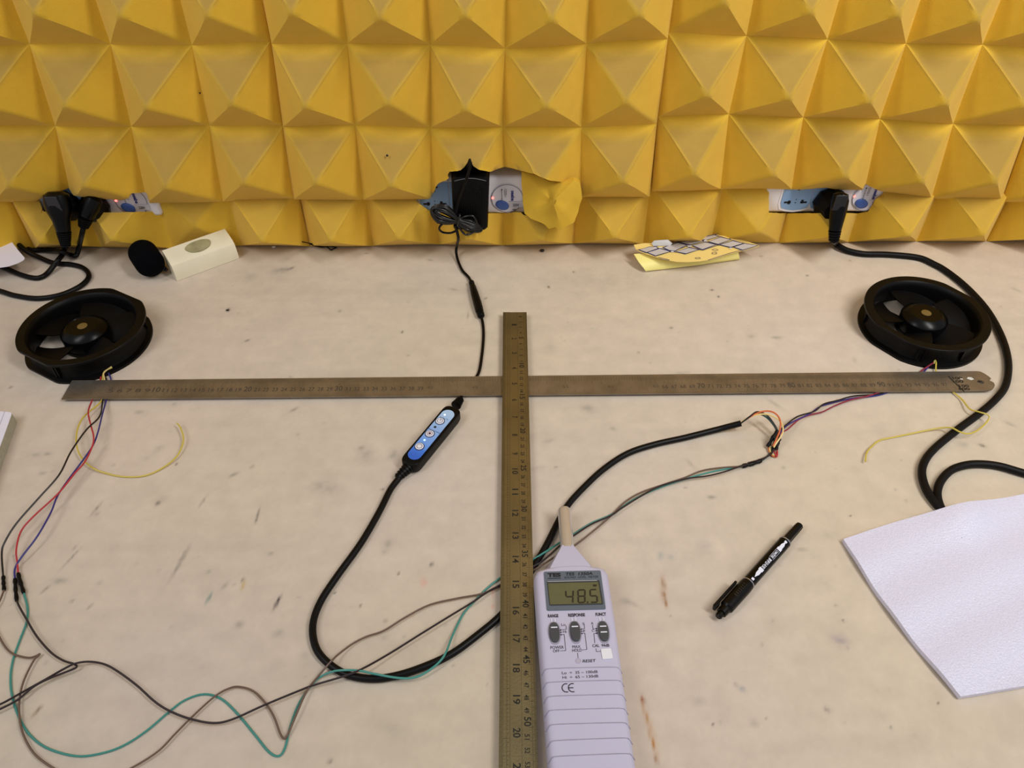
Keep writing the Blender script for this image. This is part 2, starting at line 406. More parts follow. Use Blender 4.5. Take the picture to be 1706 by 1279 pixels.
# rubbed grey wood-grain like streaks
st = np.clip(vnoise(P*np.array([.12, 1, 1]), 60, 9)-.62, 0, 1)*.13; col *= (1-st)[:, None]
GREY, DK, YEL, GRN, RED, BRN, LIL = '#70746c', '#35322e', '#b79a3a', '#3f7f77', '#d87f70', '#93602c', '#8f8792'
stains = [ # x, y, rx, ry, angle(deg), colour, strength
 (468, 450, 14, 5, -8, GREY, .6), (484, 447, 5, 2, -25, DK, .7), (417, 460, 12, 6, 0, GREY, .25), (150, 420, 14, 6, 0, GREY, .35), (277, 465, 9, 3, 0, GREY, .35),
 (490, 682, 6, 2.5, -30, DK, .55), (700, 480, 90, 18, -3, GREY, .10), (1030, 470, 80, 20, 0, GREY, .12), (640, 575, 60, 25, 10, GREY, .06), (1250, 610, 30, 12, -30, GREY, .08),
 (543, 811, 27, 11, 10, GREY, .50), (610, 757, 14, 18, -40, GREY, .32), (602, 746, 5, 3, 0, DK, .30), (654, 757, 9, 9, 0, GREY, .55), (647, 906, 8, 10, 20, GREY, .42), (640, 920, 5, 5, 0, GREY, .3),
 (978, 680, 13, 7, 10, GREY, .55), (914, 734, 10, 4, -10, GREY, .40), (1021, 714, 6, 3, 20, GREY, .35), (895, 779, 14, 3, -10, GREY, .22), (1294, 562, 9, 2.5, 0, GREY, .5), (1252, 560, 6, 3, 0, GREY, .3), (915, 577, 10, 7, 0, GREY, .18),
 (390, 790, 8, 3, -30, GREY, .55), (420, 777, 4, 3, -40, DK, .35), (263, 748, 7, 8, 30, GREY, .32), (243, 762, 6, 4, -10, GREY, .35), (60, 757, 7, 3, 0, GREY, .45), (79, 756, 6, 3, 0, GREY, .45), (71, 788, 6, 3, 0, GREY, .55), (263, 838, 4, 4, 0, '#3a2a30', .95), (268, 832, 10, 9, 0, GREY, .18),
 (232, 686, 7, 3, 0, GREY, .35), (301, 936, 3, 26, 14, DK, .45), (304, 925, 1.5, 14, 14, DK, .45), (429, 858, 1.6, 12, 4, DK, .55), (427, 866, 2, 4, 0, DK, .5), (338, 835, 2, 11, 20, DK, .35), (160, 848, 2, 11, 20, DK, .45), (162, 856, 2.5, 3, 0, DK, .4),
 (118, 930, 2, 20, 25, DK, .40), (125, 912, 2, 5, 15, DK, .45), (101, 967, 10, 5, 0, GREY, .75), (75, 982, 2.5, 7, 35, DK, .55), (166, 970, 6, 4, 0, GREY, .4),
 (405, 966, 2, 4, 0, '#4a3410', .9), (405, 976, 3.5, 10, 2, YEL, .7), (348, 996, 2.2, 9, 8, GRN, .8), (374, 976, 4, 8, 30, GREY, .5), (348, 952, 4, 3, 0, GREY, .4), (462, 1003, 2.6, 11, 16, '#2b1730', 1.2), (399, 1040, 8, 6, 0, GREY, .55), (464, 1056, 11, 9, 0, GREY, .55), (508, 1091, 8, 6, 20, GREY, .45),
 (451, 922, 4, 2.5, 0, GREY, .6), (61, 1185, 3, 9, 20, '#7a6420', .8), (65, 1182, 2, 5, 20, DK, .8), (550, 1268, 4, 4, 30, DK, .8), (135, 1140, 14, 20, 0, GREY, .10), (130, 1240, 20, 40, 0, GREY, .10), (650, 1215, 35, 16, 10, GREY, .20), (640, 1062, 6, 4, 0, GREY, .35),
 (706, 970, 6, 7, -15, RED, .45), (822, 985, 1.6, 13, -2, RED, .75), (822, 1010, 2, 4, 0, RED, .7), (686, 1025, 5, 3, 0, RED, .25),
 (1105, 970, 3, 10, -2, BRN, .8), (1107, 995, 3, 14, -4, BRN, .8), (1110, 1006, 2, 4, 0, BRN, .9), (1105, 985, 9, 26, -3, BRN, .18),
 (1071, 1165, 2.5, 6, -5, '#8a3a18', 1.1), (1076, 1190, 2, 24, -12, '#b0782c', .75), (1087, 1235, 2, 24, -10, '#b0782c', .8), (1093, 1265, 3, 8, -10, BRN, .8), (1083, 1210, 7, 50, -11, '#c08a40', .25),
 (1042, 1002, 8, 5, 0, GREY, .6), (1060, 1008, 14, 3, 30, GREY, .22), (1100, 926, 6, 9, 0, '#6f8f94', .5), (1118, 928, 6, 5, 0, '#6f8f94', .4), (1175, 910, 12, 10, 0, LIL, .3), (1336, 915, 9, 2.5, 0, GREY, .45), (1185, 828, 8, 3, 0, GREY, .5),
 (1400, 1066, 16, 11, 15, LIL, .65), (1411, 1079, 2, 2, 0, DK, .7), (1405, 1034, 3, 2, 30, DK, .7), (1393, 1008, 2, 2, 0, DK, .5), (1380, 892, 22, 8, 0, GREY, .25),
 (1237, 1148, 6, 5, 40, '#6d7b90', .55), (1226, 1140, 4, 3, 40, GREY, .5), (1257, 1204, 7, 7, 0, GREY, .5), (1164, 1167, 10, 8, 0, GREY, .30), (1377, 1182, 3, 5, -35, DK, .5), (1380, 1180, 9, 9, 0, GREY, .22), (1188, 1207, 2, 2, 0, DK, .7), (1484, 1212, 3, 3, -40, GREY, .6), (1470, 1195, 16, 18, 0, GREY, .18), (1340, 1128, 10, 6, 0, GREY, .18),
 (1636, 742, 5, 2.5, 20, DK, 1.0), (1605, 740, 9, 6, 0, GREY, .35), (1684, 707, 8, 3, 30, GREY, .45), (1692, 482, 6, 3, 20, GREY, .35), (1424, 600, 4, 5, 30, GREY, .35), (1150, 772, 3, 10, -40, GREY, .35), (1290, 672, 14, 3, 40, GREY, .35), (1305, 779, 4, 3, 0, GREY, .4), (1136, 622, 14, 4, 0, GREY, .5),
 (380, 516, 3, 2.5, 20, DK, 1), (412, 567, 4, 1.6, -20, DK, .7), (566, 518, 2, 2, 0, DK, .6), (670, 553, 2, 2, 0, DK, .8), (716, 433, 5, 1.3, 10, DK, .6), (611, 422, 4, 1.3, 0, DK, .5), (755, 482, 6, 1.3, 10, DK, .55), (779, 525, 1.2, 7, 0, DK, .4), (809, 497, 2.5, 1.5, -30, DK, .7), (956, 453, 1.6, 1.6, 0, DK, .8), (914, 478, 2.5, 1.6, 30, DK, .9), (1186, 483, 3, 1.5, 0, DK, .8), (1197, 494, 2, 1.6, 0, DK, .9), (1345, 459, 2.5, 1.3, 0, DK, .8), (1268, 427, 3, 1.3, 0, DK, .5), (1416, 434, 2, 1.2, 0, DK, .5), (1118, 546, 3, 2, 0, DK, .6), (1064, 587, 2, 2, 0, DK, .5), (719, 940, 2.5, 4, 10, DK, .9), (664, 955, 2, 2, 0, DK, 1), (557, 987, 1.8, 1.8, 0, DK, .9), (600, 1009, 2, 2.2, 0, DK, .9), (642, 1034, 3, 3, 0, DK, .5), (756, 1108, 2, 2, 0, DK, .5), (294, 773, 2.2, 2, 0, DK, .8), (637, 815, 2, 2, 0, DK, .8), (926, 778, 2, 1.6, 0, DK, .7), (1142, 812, 2, 1.6, 0, DK, .6), (1416, 859, 2, 1.5, 0, DK, .8), (1509, 834, 2, 1.6, 0, DK, .6), (1393, 943, 2, 2, 0, DK, .4), (18, 645, 3, 2, 0, DK, .6), (484, 628, 4, 1.2, 30, DK, .4), (680, 592, 3, 1.6, 0, DK, .3), (1563, 1171, 2, 2, 0, DK, .6), (150, 1010, 2, 5, 20, DK, .5), (120, 1001, 3, 3, 0, DK, .45), (285, 1045, 2, 2, 0, DK, .4), (95, 1075, 30, 16, 0, GREY, .10)]
for x, y, rx, ry, an, c, s in stains:
    m_ = (abs(q[:, 0]-x) < 3*max(rx, ry)+3) & (abs(q[:, 1]-y) < 3*max(rx, ry)+3); ix = np.where(m_)[0]
    if not len(ix): continue
    # evaluate in table space so that the mark keeps its real shape
    c0 = T(x, y); e1 = (T(x+1, y)-c0).x; e2 = abs((T(x, y+1)-c0).y)
    dx = (P[ix, 0]-c0.x)/e1; dy = -(P[ix, 1]-c0.y)/e2; a = math.radians(an)
    u = dx*math.cos(a)+dy*math.sin(a); v = -dx*math.sin(a)+dy*math.cos(a)
    sm = max(rx, ry) > 4.5
    nz = (.55+.9*vnoise(P[ix], 260, 11)*1.0) if sm else 1
    g = np.exp(-((u/rx)**2+(v/ry)**2)*1.1)*s*(.72 if min(rx, ry) > 3 else 1.0)*nz
    g = np.clip(g, 0, 1)[:, None]; col[ix] = col[ix]*(1-g)+np.array(lin(c)[:3])*g
# many small random specks
for k in range(420):
    x, y = rng.uniform(-.75, .75), rng.uniform(-.72, 0); ix = np.where((abs(P[:, 0]-x) < .006) & (abs(P[:, 1]-y) < .006))[0] if k < 260 else []
    if len(ix):
        r_ = rng.uniform(.0007, .0017); g = np.exp(-((P[ix, 0]-x)**2+(P[ix, 1]-y)**2)/r_**2)*rng.uniform(.08, .38); col[ix] = col[ix]*(1-g[:, None])+np.array(lin(GREY if k % 3 else DK)[:3])*g[:, None]
idx = np.arange(nx*ny).reshape(ny, nx)
Q = np.stack([idx[:-1, :-1].ravel(), idx[:-1, 1:].ravel(), idx[1:, 1:].ravel(), idx[1:, :-1].ravel()], 1).astype(np.int32)
# thickness: skirt and underside
V = P.tolist(); C_ = col.tolist(); base = len(V)
cor = [(XA, YA), (XB, YA), (XB, YB), (XA, YB)]
V += [(x, y, -.03) for x, y in cor]+[(x, y, 0) for x, y in cor]; C_ += [list(lin('#b9a88c')[:3])]*8
faces = Q.tolist()
for i in range(4): j = (i+1) % 4; faces.append([base+i, base+j, base+4+j, base+4+i])
faces.append([base+3, base+2, base+1, base])
me = bpy.data.meshes.new('tabletop'); me.from_pydata(V, [], faces)
at = me.color_attributes.new('col', 'FLOAT_COLOR', 'POINT'); ca = np.ones((len(V), 4), np.float32); ca[:, :3] = np.array(C_); at.data.foreach_set('color', ca.ravel())
TM = attr_mat('bench_laminate', .52, .10, 700, spec=.28)
link('tabletop', me, TM, tb)
for x in (-1.1, 1.1):
    for y in (-1.2, -.03):
        bm = bmesh.new(); box(bm, (x, y, -.39), (.05, .05, .72)); obj('leg', bm, mat('table_leg', '#77787a', .5), tb)
for zz in (-1.2, -.03):
    bm = bmesh.new(); box(bm, (0, zz, -.065), (2.2, .03, .07)); obj('apron', bm, mat('table_leg', '#77787a', .5), tb)

# ------------------------------------------------------------------ rulers
ZH, ZV = .0050, .0079
# horizontal metre ruler (1000 mm), lying under the shorter one
hr = thing('steel_ruler', 'long grey steel ruler lying left to right in front of both black fans', 'ruler', T(853, 645, 0))
hL = T(120, 633.5, ZH); hR = T(1500, 623.5, ZH); hd = (hR-hL).normalized(); hn = Vector((hd.y, -hd.x, 0))
hb = T(98.5, 665, ZH); HW = abs((hb-hL).dot(hn)); 
Lh = (T(1638, 640, ZH)-hL).dot(hd)
def hp(s, t, z=ZH): p = hL+hd*s+hn*t*HW; p.z = z; return p
out = [hp(0, 0), hp(0, 1)]+[T(x, y, ZH) for x, y in ((1641, 650.5), (1647, 650.2), (1652.5, 648.6), (1656, 645.5), (1657.6, 641.5), (1656, 637.6), (1652.5, 635.2), (1649.5, 634.2), (1649, 632.6), (1651.3, 630.2), (1646.5, 626.2), (1640, 622), (1634, 619), (1629, 618))]
bm = bmesh.new(); TH = .0011
hc = (T(1631, 632, ZH)-hL).dot(hd); hole = [hp(hc+.0036*math.cos(a), .45+.0032/HW*math.sin(a)) for a in np.linspace(0, 2*math.pi, 17)[:-1]]
top = [bm.verts.new(p) for p in out]; hv = [bm.verts.new(p) for p in hole]
es = [bm.edges.new((top[i], top[(i+1) % len(top)])) for i in range(len(top))]+[bm.edges.new((hv[i], hv[(i+1) % 16])) for i in range(16)]
bmesh.ops.triangle_fill(bm, edges=es, use_beauty=True)
for f in list(bm.faces):
    c = f.calc_center_median()
    if (c-sum(hole, Vector())/16).length < .0030: bm.faces.remove(f)
r_ = bmesh.ops.extrude_face_region(bm, geom=list(bm.faces)); bmesh.ops.translate(bm, vec=(0, 0, -TH), verts=[v for v in r_['geom'] if isinstance(v, bmesh.types.BMVert)])
STEELH = mat('steel_long_ruler', '#a29a90', .42, .85, bump=.25, bscale=500, var=.3, vscale=45)
obj('blade', bm, STEELH, hr)
def ticks(bm, A, d, n, t0, t1, w, cnt, step, major, L0, L1, L2, zz, skip=None):
    """A(s,t): point; ticks of alternating length on the edge at t0 towards t1"""
    for k in range(cnt+1):
        if skip and skip(k): continue
        L = L2 if k % major == 0 else (L1 if k % (major//2) == 0 else L0)
        s = k*step; strip_quad(bm, A(s, t0, zz), A(s, t0+(t1-t0)*L, zz), w)
h0 = (T(112, 645, ZH)-hL).dot(hd)
bm = bmesh.new()
ticks(bm, lambda s, t, z: hp(h0+s, t, z), hd, hn, 0, .42, .00016, 1000, .001, 10, .5, .7, 1, ZH+.00012, lambda k: k < 25 or k > 985 or (380 < k < 640 and k % 3 == 0))
ticks(bm, lambda s, t, z: hp(h0+s, t, z), hd, hn, .98, .68, .00016, 1000, .001, 10, .5, .7, 1, ZH+.00012, lambda k: k < 25 or k > 985 or k % 2)
HINK = mat('worn_etching', '#4e463a', .6, var=.3, vscale=200)
o = obj('graduations', bm, HINK, hr, recalc=False); o['kind'] = 'stuff'
NUMI = mat('etched_numerals', '#463e34', .6)
for c in list(range(5, 40))+list(range(66, 98)):
    bigc = c % 10 == 0; s = h0+c*.01; wd = .0082 if bigc else .0062; ht = .0075 if bigc else .0055; bm = bmesh.new()
    put_text(bm, str(c), hp(s-wd*.5, .66, ZH+.00014), hp(s+wd*.5, .66, ZH+.00014), -hn*ht, .012 if bigc else 0); obj('numeral', bm, NUMI, hr, recalc=False)
for c in range(40, 66):
    if c % 5 == 0: bm = bmesh.new(); put_text(bm, str(c), hp(h0+c*.01-.003, .6, ZH+.00014), hp(h0+c*.01+.003, .6, ZH+.00014), -hn*.004, -.02); obj('numeral', bm, NUMI, hr, recalc=False)
bm = bmesh.new() # dark worn lettering patch near the hanging hole
for (a, b, t0) in ((.030, .019, .30), (.032, .020, .48), (.028, .017, .72), (.030, .018, .88)):
    put_text(bm, '100', hp(Lh-a, t0, ZH+.00014), hp(Lh-b, t0, ZH+.00014), -hn*.0042, .03)
flat_poly(bm, [hp(Lh-.034, .12, ZH+.00013), hp(Lh-.027, .95, ZH+.00013), hp(Lh-.0255, .95, ZH+.00013), hp(Lh-.0325, .12, ZH+.00013)])
obj('worn_stamp', bm, INK, hr, recalc=False)
bm = bmesh.new()
for s, t, a, b in ((Lh-.0105, .26, .004, .0026), (Lh-.0205, .28, .0018, .001)):
    flat_poly(bm, [hp(s-a, t, ZH+.00015), hp(s-a*.3, t-b/HW, ZH+.00015), hp(s+a*.6, t-b*.7/HW, ZH+.00015), hp(s+a, t+b*.5/HW, ZH+.00015), hp(s, t+b/HW, ZH+.00015)])
obj('white_fleck', bm, mat('white_residue', '#cfcfc6', .7), hr, recalc=False)

vr = thing('steel_ruler', 'olive-brown tarnished steel ruler pointing to the viewer, crossing over the long grey ruler', 'ruler', T(860, 900, 0))
vT0 = T(838.5, 520, ZV); vT1 = T(877, 520, ZV); vB0 = T(830.2, 1279, ZV); vB1 = T(897, 1279, ZV)
VW = ((vT1-vT0).length+(vB1-vB0).length)/2; mc = (vT0+vT1)/2; md = ((vB0+vB1)/2-mc).normalized(); mn = Vector((-md.y, md.x, 0))
def vp(s, t, z=ZV): p = mc+md*s+mn*(t-.5)*VW; p.z = z; return p
VL = .615
bm = bmesh.new(); poly_prism(bm, [vp(0, 0), vp(0, 1), vp(VL, 1), vp(VL, 0)], ZV-TH, ZV)
obj('blade', bm, mat('steel_tarnished', '#978b68', .40, .85, bump=.2, bscale=600, var=.35, vscale=14), vr)
bm = bmesh.new(); zt = ZV+.00012
ticks(bm, vp, md, mn, 0, .20, .00016, 24*32, .0254/32, 32, .55, .75, 1, zt)
ticks(bm, vp, md, mn, .20, .29, .0002, 24*8, .0254/8, 8, .6, .8, 1, zt)
ticks(bm, vp, md, mn, 1, .87, .00016, 600, .001, 10, .55, .8, 1.6, zt, lambda k: (150 < k < 380 and k % 2))
for t in (.20, .29, .60, .88): strip_quad(bm, vp(0, t, zt), vp(VL, t, zt), .00018)
o = obj('graduations', bm, mat('etching', '#40371e', .6), vr, recalc=False); o['kind'] = 'stuff'
bm = bmesh.new(); zt = ZV+.00015
def vtext(s, pos, t, ht, L, bold=0): # digits turned a quarter turn clockwise, tops towards +t
    bm = bmesh.new(); put_text(bm, s, vp(pos-L, t, zt), vp(pos-.0006, t, zt), mn*ht, bold); obj('numeral', bm, INK, vr, recalc=False)
for k in range(1, 24): vtext(str(k), k*.0254+.0003, .365, .0058, .0032 if k < 10 else .0078, .015)
for k in range(1, 60):
    if k % 5 == 0: vtext(str(k), k*.01-.0001, .66, .0055, .0036 if k < 10 else .0078, .015)
    else: vtext(str(k), k*.01-.0002, .67, .0038, .0020 if k < 10 else .0048, .01)

# ------------------------------------------------------------------ fans
def make_fan(cen, rot_flat, rot_blade, notch, label, FL=.0655, R0=.0700):
    t = thing('axial_fan', label, 'fan', (cen[0], cen[1], 0))
    cx_, cy_ = cen; HT = .0285; pass
    def rf(q, r):
        if r < .050: return 1
        d = abs((q-rot_flat+math.pi/2) % math.pi-math.pi/2)
        rr = min(1, (FL/R0)/max(.3, math.cos(d))); return rr
    M = Matrix.Translation((cx_, cy_, 0)); bm = bmesh.new(); n = 96
    prof = [(.0580, 0), (.0700, 0), (.0700, .0030), (.0640, .0042), (.0625, .008), (.0625, .020), (.0645, .0236), (.0700, .0252), (.0700, HT-.0006), (.0694, HT), (.0606, HT), (.0585, HT-.002), (.0575, HT-.006), (.0570, .012), (.0575, .003), (.0580, 0)]
    rings = []
    for r, h in prof:
        rings.append([bm.verts.new(M@Vector(((r*rf(a, r) if r > .0621 else r)*math.cos(a), (r*rf(a, r) if r > .0621 else r)*math.sin(a), h))) for a in [2*math.pi*k/n for k in range(n)]])
    for A, B in zip(rings, rings[1:]):
        for k in range(n): bm.faces.new((A[k], A[(k+1) % n], B[(k+1) % n], B[k]))
    bmesh.ops.remove_doubles(bm, verts=bm.verts, dist=1e-6)
    housing = obj('housing', bm, FANB, t, 35)
    # motor mount with struts at the bottom
    bm = bmesh.new(); lathe(bm, [(.0270, .0005), (.0270, .0045), (.025, .005)], M, 40)
    for k in range(4):
        a = rot_blade+.5+k*math.pi/2; box(bm, (cx_+.042*math.cos(a), cy_+.042*math.sin(a), .0022), (.034, .006, .003), Matrix.Rotation(a, 3, 'Z'))
    obj('motor_mount', bm, FANB, t, 35)
    bm = bmesh.new(); lathe(bm, [(.0262, .0055), (.0265, .0195), (.0255, .0215), (.0185, .0262), (.0172, .0268), (.0168, .0262), (.003, .0260)], M, 56)
    hub = obj('hub', bm, BLKG, t, 30)
    bm = bmesh.new(); lathe(bm, [(.0056, .0259), (.0056, .0264), (.0049, .0266), (.0040, .0264), (.0031, .0266), (.001, .0266)], M, 24)
    obj('hub_label', bm, mat('gold_label', '#94804c', .45, .5, var=.4, vscale=900), hub, 30)
    nb = 5
    for k in range(nb):   # blades at rest
        a0 = rot_blade+k*2*math.pi/nb; bm = bmesh.new(); g = {}
        NU, NW = 10, 8
        for iu in range(NU+1):
            for iw in range(NW+1):
                r = .0255+(.0562-.0255)*iw/NW; f = iu/NU
                sw = .16*((iw/NW)**1.5); a = a0-sw-f*(.96+.16*iw/NW)
                h = .0185-.0125*f+.002*math.sin(f*math.pi)
                for s in (0, 1): g[iu, iw, s] = bm.verts.new(M@Vector((r*math.cos(a), r*math.sin(a), h-.0011*s)))
        for iu in range(NU):
            for iw in range(NW):
                bm.faces.new((g[iu, iw, 0], g[iu+1, iw, 0], g[iu+1, iw+1, 0], g[iu, iw+1, 0])); bm.faces.new((g[iu, iw, 1], g[iu, iw+1, 1], g[iu+1, iw+1, 1], g[iu+1, iw, 1]))
        for iu in range(NU):
            for iw in (0, NW): bm.faces.new((g[iu, iw, 0], g[iu, iw, 1], g[iu+1, iw, 1], g[iu+1, iw, 0]))
        for iw in range(NW):
            for iu in (0, NU): bm.faces.new((g[iu, iw, 0], g[iu, iw+1, 0], g[iu, iw+1, 1], g[iu, iw, 1]))
        obj('blade', bm, BLADEM, t, 40)
    # ribs across the groove of the housing
    for a in notch:
        bm = bmesh.new(); box(bm, (cx_+.0638*math.cos(a), cy_+.0638*math.sin(a), .0140), (.0035, .0016, .0225), Matrix.Rotation(a, 3, 'Z')); obj('rib', bm, FANB, t)
    return t
fanL = make_fan((-.4885, -.1968), math.radians(60), math.radians(193), [math.radians(x) for x in (-100, -97, 20, 150)], 'left black axial fan lying flat, wires leaving it under the long grey ruler')
fanR = make_fan((.4992, -.1860), math.radians(36), math.radians(193), [math.radians(x) for x in (-116, -110, -70, 170)], 'right black axial fan lying flat beside the thick black cable', .0668, .0690)
WRED = mat('red_wire', '#b5303a', .4); WBLK = mat('black_wire', '#1a1518', .4); WBLU = mat('blue_wire', '#34307c', .4); WYEL = mat('yellow_wire', '#cdb94e', .45)
WGRN = mat('green_wire', '#3f8d84', .4); WBRN = mat('brown_wire', '#6b5548', .45); WORG = mat('orange_wire', '#cf6a3c', .4); WPUR = mat('dark_purple_wire', '#2c2024', .4); WCRM = mat('cream_wire', '#e2c884', .45)
RW = .00085
H1, H2 = .0030, .0026
red = [(185, 610, .004), (176, 614, .0035), (169, 620, .0025), (167.5, 631, .0018), (160, 650, .0015), (153.5, 667, .003), (147, 686, .010), (151, 707, .013), (156, 727, .014), (153.5, 744, .014), (141, 769.6, .013), (124, 789, .012), (96, 823, .012), (56, 860, .012), (35, 885, .010), (27, 916, .007), (29, 938.6, .004), (30.4, 957, .0025), (31, 959, .0024)]
blk = [(184, 612, .0035), (172.7, 621.4, .0022), (177.4, 633, .0014), (174, 650, .0012), (171, 667, .003), (166, 693.5, .011), (143.7, 716, .016), (118, 752.7, .017), (98.6, 790.7, .016), (65, 829, .014), (28, 871, .012), (8.5, 902, .009), (3, 921.7, .006), (5.6, 962.5, .0022)]
blu = [(186, 611, .004), (180, 617.7, .0028), (185, 633, .0018), (181, 650, .0016), (177, 667, .003), (170.4, 690.7, .009), (163.4, 719, .0115), (155, 741.4, .0115), (138, 766.8, .011), (112.7, 800.6, .010), (95.8, 826, .010), (84.5, 854, .010), (62, 893.5, .009), (36.6, 927, .006), (25, 947, .003), (25, 966.8, .0022)]
yel = [(187, 612, .005), (174, 619, .004), (171, 631, .0022), (170, 650, .0020), (169, 668, .003), (138, 696, .006), (127, 727, .007), (132, 755.5, .006), (152, 778, .004), (180, 789, .0015), (208, 794, .0012), (242, 792, .0012), (273, 778, .0015), (296, 758, .003), (305.6, 733, .005), (301, 713, .006), (295, 705, .006)]
for n_, pts, m_ in (('red', red, WRED), ('black', blk, WBLK), ('blue', blu, WBLU), ('yellow', yel, WYEL)):
    o = wire('wire', pts, .002, RW, m_, fanL); o['label'] = n_+' wire'
o = wire('wire', [(186, 610.5, .006), (173, 621, .004), (174, 632, .003), (172, 645, .0024)], .003, RW, WCRM, fanL); o['label'] = 'cream wire stub'
ZS = .0022
def splice(px, r, parent):
    bm = bmesh.new(); P_ = catmull([T(*p) for p in px], 4); sweep(bm, P_, [r*(1+.18*math.sin(i*2.1)) for i in range(len(P_))], 8); o = obj('splice_sleeve', bm, CBL, parent, 50); return o
splice([(30.4, 955, ZS), (35, 972, ZS), (39.8, 988, ZS)], .0016, fanL)
splice([(25, 964, ZS), (26, 982, ZS), (28, 1001, ZS)], .0016, fanL)
splice([(5.6, 960, ZS), (6, 972, ZS), (7, 983, ZS)], .0016, fanL)
blkR = [(1555, 603, .004), (1542, 612, .002), (1530, 621, .0015), (1500, 640, .0012), (1469, 655.5, .0020), (1422, 659.6, .004), (1396, 666.7, .005), (1372, 673, .005), (1356.7, 685, .005), (1328, 694, .006), (1307, 709.8, .010), (1296, 720, .010), (1290, 732, .008)]
bluR = [(1556, 604, .003), (1546, 612, .0015), (1535, 622, .0012), (1505, 640, .0010), (1469, 657, .0012), (1417, 664, .002), (1383, 672, .0025), (1364.6, 678, .003), (1349, 689, .004), (1318, 704, .007), (1303, 716, .009), (1294, 729, .007)]
redR = [(1557, 603, .005), (1540, 614, .003), (1526, 624, .0024), (1496, 640, .0020), (1455, 657, .0028), (1417, 666, .003), (1390.7, 675.8, .002), (1370, 686, .002), (1349, 691, .003), (1330.6, 699, .005), (1312, 715, .008), (1300, 722, .008), (1292, 738, .006)]
yelR = [(1556, 606, .004), (1557, 599.5, .007), (1559.5, 604, .006), (1560, 620, .0025), (1573, 638, .0015), (1587, 652, .0022), (1602.5, 665, .003), (1615.6, 681, .006), (1631, 686, .0095), (1647, 691.5, .010), (1645.6, 700.7, .007), (1631, 715, .007), (1615.6, 722, .009), (1600, 719.7, .0103), (1584, 712.4, .009), (1560.6, 713.7, .004), (1521, 721.6, .0015), (1490, 728, .0012), (1466.5, 733, .0012), (1453.5, 742.5, .0014), (1444, 754, .003), (1441.7, 768.6, .004)]
for n_, pts, m_ in (('black', blkR, WBLK), ('blue', bluR, WBLU), ('dark red', redR, mat('maroon_wire', '#8d2c42', .4)), ('yellow', yelR, WYEL)):
    o = wire('wire', pts, .002, RW, m_, fanR); o['label'] = n_+' wire'

# ------------------------------------------------------------------ extension wires crossing the bench
grn = [(39.6, 987, .002), (46, 1013), (44, 1037), (32, 1069), (22, 1098), (17.6, 1127.6), (20.5, 1160), (32, 1195), (50, 1224), (79, 1246), (126, 1259), (167, 1255), (205, 1242), (243, 1218), (281, 1186), (308, 1166), (340, 1156), (369, 1164), (396, 1189), (425, 1224), (448, 1252), (464.5, 1259), (475, 1245), (483.6, 1210), (499.6, 1168.6), (526, 1133), (552, 1119, .005), (575, 1116, .0078), (600, 1117, .0078), (623, 1122, .0076), (664, 1129, .0074), (693, 1127.6, .006), (719.5, 1113, .006), (740, 1092, .0078), (754.6, 1057, .003), (772, 1022), (793, 998.6), (810, 981), (834, 962, .002), (860, 947, .0018), (887.5, 932, .0045), (904, 922, .0078), (912, 917, .0078), (930.7, 905, .003), (955, 890), (985, 871), (1017.7, 857), (1057, 831), (1099, 812), (1141.5, 797.6), (1184, 786), (1226, 778), (1248.5, 773.7, .002)]
gz = lambda pts, z: [(p[0], p[1], p[2] if len(p) > 2 else z) for p in pts]
g = wire('green_wire', gz(grn, .0010), .001, .0009, WGRN); tag(g, 'thin teal green wire snaking from bottom left up to the wire bunch', 'wire')
brn = [(7, 982, .0022), (0, 1000), (-14, 1030), (0, 1063), (17.6, 1086.5), (44, 1095), (58.6, 1093), (66, 1089), (64, 1092), (55.7, 1101), (41, 1130.5), (33.7, 1157), (32, 1189, .003), (38, 1221), (55.7, 1253.6), (85, 1277), (120, 1294), (150, 1300), (185, 1294), (222.7, 1277), (264, 1250.7), (293, 1221), (322, 1192), (357.6, 1160), (381, 1146.6), (398.6, 1143.7), (422, 1151), (442.6, 1171.5), (457, 1195), (467, 1222), (474, 1230), (480, 1222), (494, 1189, .0045), (511, 1151, .0045), (529, 1127.6, .003), (546.5, 1107, .0060), (553, 1100, .0076), (564, 1089.5, .005), (587.6, 1072), (611, 1060), (640, 1050), (675.5, 1028), (716.5, 1007), (763.5, 996), (801.5, 989), (834, 976.6, .0028), (860, 965, .0028), (888, 950, .0055), (900, 943, .0088), (930, 924, .004), (958, 908), (984, 888), (1015, 862), (1040, 837), (1068, 820), (1108, 806), (1141.5, 795), (1170, 783.6), (1203.5, 778.5), (1234, 776.5), (1246, 774, .003)]
g = wire('brown_wire', gz(brn, .0028), .003, .00085, WBRN); tag(g, 'thin grey-brown wire with a sharp dip near the bottom, in wide waves', 'wire')
pur = [(28, 1000, .0022), (32, 1010), (44, 1031), (61.5, 1060), (85, 1086.5), (105.5, 1100), (124, 1106), (127.5, 1111), (118, 1116), (88, 1127.6), (58.6, 1142), (29, 1165.7), (0, 1181), (-30, 1194), (-50, 1198), (-55, 1190), (-35, 1184), (0, 1173), (35, 1154), (73, 1133), (111, 1111.5), (129, 1104, .0072), (152, 1102), (176, 1107), (199, 1120), (228.6, 1142), (258, 1168.6), (284, 1184.7), (316.5, 1197), (354.6, 1204), (387, 1198), (439.6, 1174.5), (500, 1149.6), (523, 1141), (573, 1126, .0078), (605, 1113, .0078), (652, 1086.5), (699, 1057), (746, 1028), (787, 1003), (810, 987), (834, 973.7, .0046), (860, 960, .0046), (886, 945, .0062), (900, 937, .0098), (915, 925, .0098), (936, 906), (955, 892.5, .003), (985, 873, .003), (1017, 859), (1034.5, 847), (1068, 826), (1099, 810), (1141.5, 797.6), (1178, 792.6), (1209, 785), (1237, 775), (1247, 773, .0035)]
